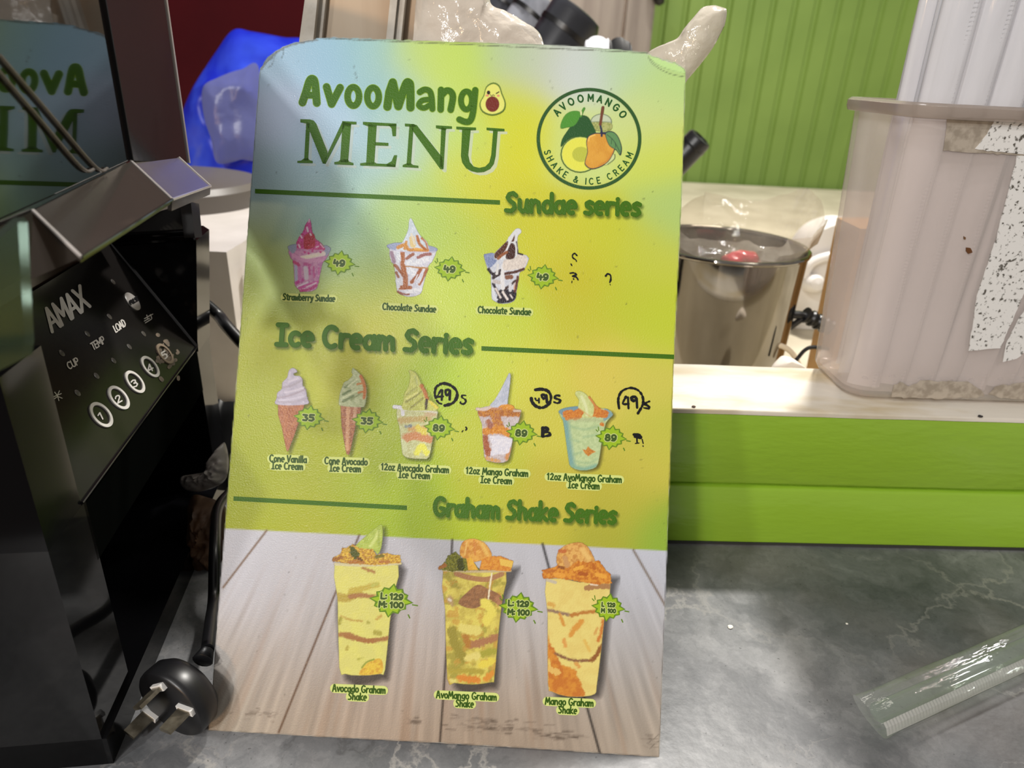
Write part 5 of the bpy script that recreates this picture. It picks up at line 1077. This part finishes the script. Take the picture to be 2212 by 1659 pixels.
def fudge(a):
    a.poly([(195, 560), (250, 760), (300, 832), (316, 1200), (342, 1272), (440, 1320), (560, 1326), (680, 1282), (712, 1180), (772, 822), (832, 790), (925, 590), (800, 520), (560, 560), (350, 510), (220, 522)], (208, 212, 222), (192, 198, 212), ns=.25, sm=2)
    a.poly([(190, 545), (240, 516), (352, 508), (402, 620), (342, 702), (262, 742)], (136, 150, 190), (118, 134, 176), ns=.3)
    a.poly([(440, 1110), (560, 1090), (705, 1120), (708, 1235), (640, 1300), (500, 1322), (400, 1296)], (38, 30, 42))
    for p, w, c in (([(270, 765), (345, 850), (460, 785)], 52, (44, 34, 40)), ([(345, 905), (450, 835)], 58, (52, 38, 40)), ([(345, 1010), (400, 1120), (480, 1240)], 50, (44, 34, 44)), ([(520, 842), (700, 812), (830, 762)], 46, (84, 48, 38)), ([(565, 900), (640, 892)], 72, (132, 84, 58)), ([(540, 1085), (620, 1030), (705, 950)], 40, (66, 44, 40)), ([(742, 890), (720, 1010), (695, 1130)], 40, (96, 50, 42)), ([(690, 1000), (686, 1090)], 22, (206, 150, 120))): a.line(p, w, c, wob=2)
    for p, w, c in (([(385, 1085), (420, 1150), (460, 1225)], 32, (216, 206, 200)), ([(500, 1140), (572, 1255)], 36, (224, 214, 210)), ([(620, 1180), (652, 1232)], 24, (214, 204, 200)), ([(360, 965), (450, 985)], 62, (192, 184, 182)), ([(505, 720), (490, 900), (500, 1075)], 62, (222, 222, 224)), ([(340, 1080), (360, 1220), (400, 1260)], 36, (212, 218, 226)), ([(420, 700), (400, 840)], 40, (214, 214, 214)), ([(620, 1010), (620, 1110)], 50, (206, 208, 216))): a.line(p, w, c, wob=2)
    a.poly([(560, 590), (740, 505), (892, 580), (850, 732), (700, 772), (520, 782), (500, 660)], (224, 214, 204), (206, 196, 188), ns=.3)
    sw = [(745, 100), (690, 130), (600, 242), (540, 340), (440, 430), (368, 510), (358, 592), (430, 612), (560, 605), (700, 575), (747, 490), (736, 330), (747, 222), (797, 172), (792, 124)]
    a.poly(sw, (214, 218, 222))
    for p, c in (([(572, 305), (584, 362), (540, 462), (430, 570), (370, 594), (366, 512), (450, 425)], (88, 46, 26)), ([(692, 206), (652, 290), (636, 318), (684, 308)], (92, 52, 32)), ([(632, 340), (694, 372), (706, 480), (684, 590), (560, 604), (548, 540), (578, 450)], (70, 38, 30))): a.poly(p, c, sm=2)
    a.line([(722, 320), (728, 400), (742, 490)], 20, (52, 34, 36)); a.line([(425, 590), (480, 540), (560, 490)], 48, (148, 80, 40)); a.line([(600, 250), (600, 360), (560, 450)], 22, (220, 222, 224)); a.line([(710, 350), (722, 440), (712, 530)], 16, (222, 222, 226)); a.line([(745, 510), (820, 530)], 26, (44, 30, 30))
def cone_vanilla(a):
    cone = [(452, 460), (704, 460), (645, 660), (572, 860), (546, 918), (528, 880), (490, 690)]; ice = [(590, 112), (556, 140), (540, 205), (494, 252), (490, 312), (446, 352), (440, 402), (427, 460), (560, 474), (742, 460), (732, 402), (722, 332), (692, 292), (686, 222), (660, 190), (612, 186), (602, 165), (636, 150), (622, 124)]
    shadow(a, cone, 26, 26, .45); shadow(a, ice, 26, 18, .4)
    c = a.poly(cone, (186, 108, 64), (164, 86, 50), ns=.2, sm=2)
    for i in range(-8, 14):
        a.line([(440 + i * 28, 460), (440 + i * 28 + 190, 920)], 5, (206, 140, 92), al=.55, clip=c, sm=0); a.line([(440 + i * 28, 460), (440 + i * 28 - 190, 920)], 5, (140, 70, 42), al=.45, clip=c, sm=0)
    a.poly(ice, (192, 184, 202), (178, 170, 190), ns=.15)
    for p, w, cc in (([(500, 300), (590, 280), (680, 230)], 20, (166, 154, 168)), ([(450, 400), (560, 380), (715, 320)], 18, (166, 150, 164)), ([(440, 440), (600, 440), (735, 400)], 12, (172, 160, 174)), ([(520, 350), (620, 330), (700, 300)], 18, (214, 206, 220)), ([(560, 245), (640, 215)], 20, (212, 204, 218)), ([(470, 425), (600, 410), (700, 385)], 16, (210, 204, 220)), ([(570, 150), (560, 210)], 16, (206, 200, 216))): a.line(p, w, cc, soft=1.6, al=.8)
def cone_avo(a):
    cone = [(1058, 476), (1258, 482), (1205, 660), (1150, 920), (1126, 948), (1104, 890)]; ice = [(1174, 113), (1166, 152), (1175, 182), (1130, 232), (1094, 250), (1060, 332), (1048, 382), (1042, 442), (1064, 478), (1250, 492), (1292, 472), (1308, 380), (1306, 300), (1282, 220), (1232, 158), (1196, 126)]
    shadow(a, cone, 28, 24, .45); shadow(a, ice, 26, 16, .4); c = a.poly(cone, (182, 112, 68), (154, 86, 52), ns=.35, sm=2); a.line([(1130, 500), (1120, 900)], 34, (206, 150, 106), wob=5, clip=c); a.line([(1200, 500), (1190, 640)], 30, (196, 150, 112), wob=5, clip=c)
    a.poly(ice, (198, 208, 162), (176, 188, 138), ns=.2)
    for p, w, cc in (([(1080, 370), (1150, 330)], 24, (122, 142, 92)), ([(1100, 300), (1200, 240)], 22, (130, 148, 96)), ([(1082, 436), (1180, 385)], 26, (122, 140, 88)), ([(1160, 420), (1260, 350)], 16, (146, 158, 106)), ([(1130, 290), (1220, 220)], 16, (214, 222, 178)), ([(1080, 400), (1230, 330)], 16, (212, 222, 176)), ([(1252, 190), (1284, 270), (1292, 340), (1284, 400)], 30, (202, 102, 42)), ([(1220, 270), (1270, 260)], 16, (206, 120, 56)), ([(1230, 350), (1280, 340)], 18, (206, 112, 50))): a.line(p, w, cc, wob=2, soft=1.2)
def cup_avo(a):
    cup = [(1604, 490), (1630, 700), (1652, 900), (1664, 955), (1722, 984), (1850, 992), (1915, 972), (1948, 800), (1998, 526), (1840, 518)]; shadow(a, cup, 24, 22, .5); c = a.poly(cup, (204, 210, 154), (188, 190, 128), ns=.22, sm=2)
    for p, w, cc in (([(1640, 620), (1760, 610), (1900, 600)], 60, (190, 166, 96)), ([(1690, 790), (1780, 770), (1925, 800)], 80, (204, 132, 84)), ([(1730, 700), (1880, 690)], 50, (204, 156, 84)), ([(1810, 690), (1870, 730)], 60, (222, 202, 66)), ([(1800, 930), (1840, 870), (1890, 930)], 60, (226, 226, 62)), ([(1690, 680), (1740, 672)], 26, (130, 140, 140)), ([(1660, 820), (1680, 900)], 50, (206, 214, 160)), ([(1900, 560), (1960, 560)], 50, (196, 172, 128))): a.line(p, w, cc, wob=7, soft=2.0, clip=c)
    a.line([(1578, 488), (1650, 500), (1660, 560)], 36, (216, 216, 222)); a.line([(1660, 520), (1840, 525), (1990, 545)], 16, (206, 206, 190), al=.8)
    sw = [(1716, 138), (1732, 180), (1716, 290), (1680, 352), (1666, 432), (1664, 516), (1880, 524), (2005, 512), (1975, 455), (1905, 415), (1892, 350), (1842, 270), (1802, 180), (1752, 138)]; shadow(a, sw[8:], 20, 14, .3); a.poly(sw, (198, 204, 92), (182, 188, 78), ns=.2)
    for p, w, cc in (([(1690, 440), (1760, 400), (1840, 340)], 20, (150, 150, 62)), ([(1735, 500), (1800, 450), (1860, 400)], 18, (150, 150, 60)), ([(1700, 370), (1790, 300)], 16, (166, 168, 74)), ([(1780, 200), (1800, 270)], 20, (178, 186, 100)), ([(1700, 410), (1800, 350)], 18, (222, 222, 120)), ([(1840, 285), (1870, 340), (1895, 410)], 36, (192, 104, 44)), ([(1890, 420), (1885, 505)], 26, (70, 54, 30)), ([(1925, 440), (1990, 495)], 26, (222, 204, 50))): a.line(p, w, cc, wob=3, soft=1.4)
def cup_mango(a):
    cup = [(303, 480), (345, 620), (366, 920), (420, 962), (500, 976), (580, 956), (612, 850), (642, 680), (702, 502), (500, 462)]; shadow(a, cup, 24, 14, .45); c = a.poly(cup, (206, 196, 198), (190, 176, 178), ns=.3, sm=2)
    for p, w, cc, c2 in (([(335, 520), (500, 510), (670, 520)], 74, (200, 116, 38), (168, 92, 40)), ([(470, 560), (500, 640)], 90, (204, 126, 44), (178, 104, 60)), ([(385, 690), (480, 670), (595, 705)], 78, (222, 132, 32), (200, 104, 24)), ([(372, 750), (385, 830), (405, 890)], 60, (176, 98, 62), (160, 80, 52)), ([(388, 935), (440, 950), (500, 962)], 34, (222, 136, 36), (206, 160, 120)), ([(592, 860), (575, 930)], 44, (214, 126, 44), (200, 140, 100)), ([(400, 600), (420, 640)], 50, (176, 110, 72), (160, 100, 90))): a.line(p, w, cc, c2, ns=.3, wob=7, soft=1.6, clip=c)
    a.poly([(412, 735), (500, 730), (622, 760), (606, 830), (585, 890), (500, 900), (425, 905), (440, 820)], (214, 214, 228), (228, 226, 234), ns=.3, wob=4)
    sw = [(596, 152), (574, 192), (520, 300), (462, 400), (410, 470), (562, 470), (582, 400), (598, 280), (608, 180)]; shadow(a, sw, 18, 8, .4); a.poly(sw, (196, 202, 218), (180, 188, 206), ns=.15, sm=2)
    a.line([(300, 482), (370, 488), (420, 466)], 26, (212, 190, 180)); a.line([(520, 470), (560, 462), (620, 470)], 44, (228, 138, 34), (206, 110, 26), ns=.4, wob=4); a.line([(440, 480), (520, 480)], 22, (196, 130, 90)); a.line([(640, 500), (696, 500)], 20, (206, 186, 170))
def cup_both(a):
    cup = [(1050, 505), (1090, 590), (1118, 780), (1142, 950), (1162, 1012), (1250, 1046), (1360, 1032), (1412, 980), (1442, 800), (1482, 610), (1545, 535), (1480, 480), (1200, 470)]; shadow(a, cup, 24, 14, .5); c = a.poly(cup, (192, 212, 154), (178, 200, 142), ns=.2, sm=2)
    a.line([(1105, 560), (1130, 760), (1165, 990)], 66, (122, 168, 160), clip=c, soft=5); a.line([(1180, 1010), (1280, 1035), (1390, 1005)], 40, (130, 176, 150), clip=c, soft=4)
    for p in ([(1160, 640), (1280, 670), (1420, 640)], [(1150, 760), (1230, 780)], [(1280, 740), (1400, 720)], [(1200, 960), (1320, 980), (1400, 940)], [(1190, 900), (1260, 880)]): a.line(p, 14, (150, 184, 138), soft=3, clip=c, al=.8)
    a.poly([(1048, 505), (1110, 472), (1250, 462), (1262, 540), (1140, 566), (1085, 542)], (114, 152, 166)); a.poly([(1470, 478), (1548, 528), (1505, 572), (1460, 590)], (128, 164, 168))
    for p, w in (([(1120, 530), (1160, 520)], 66), ([(1210, 540), (1270, 500)], 90), ([(1380, 520), (1470, 530)], 76), ([(1390, 470), (1420, 490)], 44), ([(1130, 570), (1160, 560)], 40), ([(1445, 620), (1450, 625)], 34)): a.line(p, w, (216, 116, 36), (198, 92, 30), ns=.4, wob=4)
    a.poly([(1268, 852), (1300, 860), (1318, 825), (1345, 850), (1392, 876), (1358, 890), (1322, 918), (1290, 890)], (208, 122, 36), (186, 100, 36), ns=.4, sm=1)
    sw = [(1208, 325), (1204, 352), (1236, 402), (1230, 470), (1282, 512), (1262, 556), (1352, 562), (1374, 470), (1342, 400), (1292, 340), (1240, 318)]; a.poly(sw, (206, 216, 142), (192, 202, 122), ns=.2); a.line([(1330, 375), (1370, 430), (1400, 480)], 20, (206, 124, 60)); a.line([(1260, 370), (1300, 460), (1310, 540)], 26, (218, 226, 168), soft=2); a.line([(1240, 480), (1350, 560)], 14, (206, 150, 80), al=.5)
    a.line([(1150, 590), (1300, 580), (1450, 590)], 26, (170, 178, 130), soft=4, al=.7)
def shake_avo(a):
    cup = [(243, 425), (268, 700), (282, 1280), (330, 1332), (450, 1346), (620, 1332), (662, 1300), (702, 900), (742, 640), (772, 428), (500, 432)]; sh = [(300, 500), (800, 420), (790, 640), (740, 900), (700, 1330), (640, 1385), (330, 1380)]; a.poly(sh, (58, 54, 50), soft=7, al=.62)
    c = a.poly(cup, (217, 213, 104), (212, 208, 108), ns=.06, sm=2)
    for p, w, cc in (([(270, 690), (350, 700), (440, 650)], 70, (184, 160, 60)), ([(380, 640), (480, 620), (600, 590)], 46, (194, 172, 62)), ([(370, 690), (470, 680), (580, 695)], 38, (168, 116, 66)), ([(275, 1005), (350, 1005), (420, 1030), (520, 1060), (690, 1035)], 40, (168, 116, 64)), ([(340, 1020), (440, 1045), (560, 1055)], 34, (166, 108, 58)), ([(480, 450), (570, 485)], 26, (172, 124, 66)), ([(290, 870), (280, 910)], 30, (166, 160, 56)), ([(300, 850), (360, 880), (470, 895)], 14, (190, 160, 70)), ([(350, 1110), (340, 1130)], 26, (184, 170, 70)), ([(580, 990), (620, 995)], 40, (172, 164, 60)), ([(520, 905), (530, 908)], 22, (170, 164, 66)), ([(590, 880), (630, 850)], 20, (194, 158, 66)), ([(600, 580), (560, 600)], 30, (186, 186, 80)), ([(440, 1210), (480, 1200)], 14, (180, 176, 70))): a.line(p, w, cc, wob=5, soft=2, clip=c)
    a.poly([(445, 1335), (500, 1255), (560, 1215), (634, 1212), (640, 1322), (540, 1345)], (226, 184, 42), (210, 150, 40), ns=.2, clip=c); a.line([(470, 1280), (510, 1235), (570, 1212)], 14, (150, 160, 50), clip=c)
    a.line([(250, 418), (500, 428), (790, 412)], 24, (204, 196, 150)); sl = [(626, 90), (580, 122), (520, 172), (420, 262), (440, 300), (560, 300), (600, 335), (628, 290), (642, 200), (642, 112)]; a.poly([(x + 30, y + 20) for x, y in sl], (60, 60, 50), soft=6, al=.5); a.poly(sl, (178, 198, 78), (164, 186, 66), ns=.1)
    a.line([(606, 150), (580, 210), (540, 270)], 26, (200, 214, 116), soft=2); a.line([(610, 130), (610, 260)], 10, (150, 168, 60), soft=2)
    a.poly([(228, 392), (248, 350), (298, 335), (305, 268), (330, 290), (392, 250), (450, 285), (560, 292), (592, 345), (682, 325), (790, 350), (798, 412), (560, 428), (350, 412)], (222, 172, 42), (176, 118, 36), ns=.35, sm=1, wob=5)
    for p, w, cc in (([(385, 300), (420, 345)], 60, (78, 88, 28)), ([(240, 380), (300, 360)], 36, (156, 98, 38)), ([(370, 400), (480, 402)], 30, (174, 106, 42)), ([(440, 370), (470, 385)], 22, (110, 70, 24)), ([(590, 360), (640, 350)], 30, (120, 110, 34)), ([(620, 400), (700, 396)], 22, (180, 110, 48)), ([(330, 310), (360, 300)], 26, (196, 150, 40))): a.line(p, w, cc, wob=6)
def shake_both(a):
    cup = [(228, 368), (244, 700), (262, 1290), (320, 1322), (480, 1336), (640, 1316), (662, 1280), (692, 950), (732, 600), (762, 368), (500, 380)]; a.poly([(300, 500), (830, 340), (860, 400), (760, 640), (720, 950), (700, 1330), (620, 1372), (320, 1360)], (58, 54, 50), soft=7, al=.6)
    c = a.poly(cup, (218, 202, 84), (196, 176, 70), ns=.09, sm=2); a.lay(c * np.clip((fnoise(a.X * .05 + 5, a.Y * .05) - .52) * 6, 0, .8), (156, 146, 52)); a.lay(c * np.clip((fnoise(a.X * .07 + 25, a.Y * .07 + 9) - .56) * 6, 0, .7), (196, 140, 50))
    a.poly([(355, 645), (420, 560), (520, 485), (600, 515), (722, 580), (715, 655), (650, 630), (600, 615), (560, 660), (470, 690)], (160, 112, 72), (142, 100, 66), ns=.2, clip=c); a.line([(340, 392), (450, 425), (600, 440), (725, 395)], 44, (172, 122, 80), clip=c)
    for p, w, cc in (([(470, 1000), (580, 970), (690, 930)], 66, (172, 118, 78)), ([(300, 880), (330, 1000), (400, 1110)], 80, (154, 142, 48)), ([(420, 930), (440, 1000)], 50, (178, 116, 44)), ([(560, 1080), (660, 1050)], 60, (168, 162, 48)), ([(580, 640), (640, 700), (600, 800)], 80, (226, 210, 80)), ([(400, 860), (520, 880)], 80, (220, 206, 104)), ([(280, 600), (300, 640)], 50, (180, 150, 100)), ([(550, 1170), (640, 1140)], 60, (226, 204, 60)), ([(440, 1110), (520, 1090)], 60, (222, 208, 110)), ([(290, 1230), (420, 1220), (560, 1230)], 40, (176, 158, 50)), ([(370, 1280), (520, 1300)], 58, (216, 114, 34)), ([(590, 1290), (640, 1240)], 54, (218, 126, 36)), ([(290, 1300), (330, 1310)], 30, (222, 210, 110)), ([(690, 600), (700, 640)], 40, (176, 124, 86))): a.line(p, w, cc, wob=9, soft=2.4, clip=c)
    a.line([(640, 388), (625, 500), (612, 605)], 13, (232, 222, 190), wob=3); a.line([(275, 610), (290, 620)], 22, (214, 200, 180)); a.line([(228, 362), (500, 374), (800, 366)], 20, (196, 176, 132))
    a.poly([(372, 235), (388, 130), (448, 96), (520, 100), (600, 150), (642, 245), (560, 275), (470, 290)], (228, 158, 66), (206, 124, 46), ns=.12); a.line([(490, 110), (500, 230)], 16, (210, 120, 50)); a.line([(430, 120), (410, 230)], 16, (232, 176, 90)); a.line([(560, 140), (600, 220)], 36, (228, 176, 82), soft=3)
    a.poly([(188, 352), (232, 308), (268, 240), (330, 208), (382, 250), (482, 300), (545, 362), (300, 372)], (132, 132, 32), (96, 100, 26), ns=.35, sm=1, wob=6); a.line([(370, 290), (380, 340)], 60, (70, 74, 26), wob=5); a.line([(200, 340), (240, 320)], 30, (160, 96, 40), wob=5)
    a.poly([(425, 262), (462, 248), (526, 360), (440, 362)], (236, 172, 36), (226, 150, 40), sm=1); a.poly([(538, 356), (556, 262), (640, 242), (720, 242), (826, 285), (804, 372)], (222, 134, 38), (206, 106, 28), ns=.25, sm=1, wob=3); a.poly([(705, 262), (826, 285), (812, 340), (715, 320)], (228, 180, 70), sm=1)
def shake_mango(a):
    cup = [(228, 415), (238, 700), (240, 1260), (270, 1332), (400, 1372), (540, 1372), (622, 1352), (636, 1290), (672, 1000), (702, 700), (748, 438), (500, 445)]; a.poly([(300, 500), (790, 400), (800, 470), (750, 700), (720, 1000), (680, 1320), (620, 1385), (300, 1370)], (58, 54, 50), soft=7, al=.6)
    c = a.poly(cup, (227, 208, 114), (223, 199, 106), ns=.06, sm=2)
    a.poly([(238, 880), (262, 950), (300, 1000), (350, 1110), (462, 1152), (480, 1210), (524, 1300), (522, 1380), (300, 1362), (240, 1260)], (216, 122, 32), (200, 98, 28), ns=.1, clip=c, wob=6, soft=2)
    a.line([(250, 1150), (320, 1180)], 50, (226, 178, 90), wob=8, clip=c)
    for p, w, cc in (([(242, 668), (320, 690), (430, 712)], 24, (150, 120, 96)), ([(430, 712), (540, 690), (640, 680)], 32, (190, 116, 46)), ([(300, 1025), (380, 1060), (470, 1082), (600, 1080)], 22, (142, 100, 66)), ([(590, 1080), (640, 1030), (680, 960)], 34, (150, 92, 44)), ([(335, 705), (370, 790)], 24, (212, 136, 50)), ([(425, 870), (460, 820), (515, 765)], 44, (216, 138, 50)), ([(370, 910), (380, 960)], 30, (220, 150, 70)), ([(690, 760), (670, 860), (650, 920)], 28, (204, 110, 44)), ([(540, 920), (580, 1000)], 24, (222, 178, 80)), ([(640, 820), (620, 860)], 20, (214, 160, 80)), ([(470, 1110), (490, 1130)], 30, (216, 150, 70)), ([(250, 620), (280, 630)], 40, (214, 160, 70)), ([(245, 1080), (250, 1120)], 24, (226, 190, 90))): a.line(p, w, cc, wob=6, soft=2, clip=c)
    a.line([(555, 490), (640, 475), (735, 480)], 46, (172, 124, 76), wob=5, clip=c); a.line([(235, 425), (300, 445)], 26, (196, 186, 160)); a.line([(590, 460), (640, 465)], 16, (226, 206, 180))
    a.poly([(314, 295), (318, 212), (370, 150), (480, 118), (552, 145), (602, 220), (616, 290), (480, 310), (380, 330)], (226, 168, 86), (200, 130, 60), ns=.2, wob=2); a.line([(340, 190), (375, 190)], 30, (196, 96, 50), wob=4); a.line([(380, 250), (400, 310)], 40, (202, 146, 90), wob=5); a.line([(520, 180), (570, 250)], 40, (230, 182, 100), soft=3)
    a.poly([(193, 350), (250, 332), (320, 305), (400, 330), (480, 268), (570, 285), (650, 265), (702, 330), (752, 388), (760, 452), (640, 462), (500, 440), (420, 424), (290, 410), (200, 412)], (222, 128, 30), (194, 92, 20), ns=.22, sm=1, wob=5)
    for p, w, cc in (([(500, 370), (550, 380)], 34, (176, 76, 20)), ([(610, 300), (620, 330)], 26, (186, 84, 20)), ([(330, 320), (370, 330)], 22, (150, 84, 36)), ([(460, 340), (520, 320)], 30, (232, 150, 40)), ([(640, 380), (700, 400)], 36, (232, 146, 40)), ([(300, 380), (360, 390)], 36, (230, 140, 40)), ([(240, 360), (290, 350)], 20, (190, 96, 30))): a.line(p, w, cc, wob=5)
T7, T8, T9 = (590, 460, 7.54), (800, 460, 7.213), (1020, 480, 7.543); TA, TB = (500, 770, 4.485), (960, 770, 4.253)
pic('sundae_picture', 616, 468, 718, 636, T7, strawberry); pic('sundae_picture', 830, 468, 950, 646, T8, caramel); pic('sundae_picture', 1040, 490, 1146, 660, T9, fudge)
pic('cone_picture', 588, 788, 676, 984, TA, cone_vanilla); pic('cone_picture', 726, 788, 804, 992, TA, cone_avo)
pic('cup_picture', 846, 794, 962, 1006, TA, cup_avo); pic('cup_picture', 1024, 800, 1138, 1008, TB, cup_mango); pic('cup_picture', 1202, 838, 1340, 1026, TB, cup_both)
pic('shake_picture', 712, 1126, 884, 1480, (660, 1110, 3.857), shake_avo); pic('shake_picture', 942, 1160, 1126, 1494, (900, 1140, 3.95), shake_both); pic('shake_picture', 1166, 1166, 1340, 1514, (1120, 1140, 3.77), shake_mango)

# ---- marker pen notes
def marker(strokes_, w=1.7, src=(930, 820, 4.424), sp=.35):
    bm = B(); r = random.Random(len(strokes_))
    for s_ in strokes_:
        w_ = w; 
        if isinstance(s_, tuple): s_, w_ = s_
        q = [(src[0] + x / src[2], src[1] + y / src[2]) for x, y in s_]; q = smooth_curve(q, 5) if len(q) > 2 else q
        for i in range(len(q) - 1): ribbon(bm, q[i:i + 2], w_ * r.uniform(1 - sp, 1 + sp), L6 + .00002, bplace, 0, 8)
    return pbm('marker_note', bm, M_blk)
marker([([(100, 45), (55, 70), (40, 130), (50, 175)], 2.2), ([(90, 40), (140, 38), (200, 60), (248, 110), (250, 170), (210, 225), (135, 248)], 2.8), [(100, 95), (70, 150), (62, 170)], [(66, 165), (118, 160)], ([(112, 100), (106, 195)], 2.2), ([(150, 150), (142, 110), (170, 95), (184, 120), (160, 150), (150, 140)], 2.2), ([(186, 105), (182, 192)], 2.8), [(60, 200), (72, 215)], [(80, 225), (105, 232)]])
marker([([(335, 152), (305, 150), (300, 170), (330, 190), (335, 215), (310, 234), (282, 222)], 1.7), [(288, 212), (282, 218)], [(300, 500), (310, 486)], [(338, 455), (345, 470), (335, 484)]], 1.3)
marker([([(1000, 98), (1060, 92), (1120, 110), (1150, 165), (1130, 230), (1070, 268), (1010, 256), (970, 215), (962, 180)], 2.8), ([(1000, 180), (1010, 200), (1035, 195)], 1.7), ([(1035, 180), (1035, 222)], 2), ([(1070, 175), (1060, 150), (1085, 145), (1095, 170), (1075, 185)], 2.2), ([(1105, 150), (1112, 220)], 2.4)])
marker([([(1235, 155), (1200, 152), (1185, 175), (1225, 190), (1240, 205), (1215, 225), (1180, 215)], 2.1)])
marker([([(1072, 462), (1070, 540)], 2.8), ([(1070, 462), (1110, 462), (1120, 480), (1085, 498), (1130, 505), (1136, 530), (1075, 544)], 2.8)])
marker([([(1800, 275), (1792, 190), (1815, 125), (1860, 92), (1920, 80), (1985, 105), (2025, 165), (2025, 240), (1980, 322)], 2.2), ([(1865, 165), (1835, 230), (1890, 232)], 2.4), ([(1885, 170), (1890, 275)], 2.6), ([(1925, 200), (1915, 175), (1950, 165), (1965, 190), (1930, 205)], 2.6), ([(1968, 180), (1972, 268)], 2.2)])
marker([([(2030, 215), (2060, 240), (2090, 262)], 2.2), ([(2090, 208), (2040, 232), (2080, 250), (2085, 275), (2035, 270)], 2)])
marker([([(1940, 525), (1990, 530), (2005, 555), (1950, 545)], 2.6), ([(1970, 560), (1972, 600)], 1.6), ([(2020, 570), (2030, 610)], 1.8), [(1955, 610), (1990, 606)], [(2028, 632), (2030, 638)]], 1.4)
S9 = (980, 400, 4.366)
marker([([(1160, 664), (1140, 645), (1120, 660), (1122, 685), (1150, 705), (1156, 720)], 1.3), [(1105, 745), (1112, 758)]], 1.1, S9); marker([([(1095, 832), (1130, 828), (1155, 845), (1120, 860), (1155, 868), (1172, 895)], 1.5), [(1115, 905), (1112, 922)], [(1128, 885), (1131, 888)]], 1.2, S9)
marker([([(1432, 858), (1450, 838), (1476, 850), (1480, 890), (1470, 918)], 1.6), [(1473, 935), (1476, 942)]], 1.2, S9)
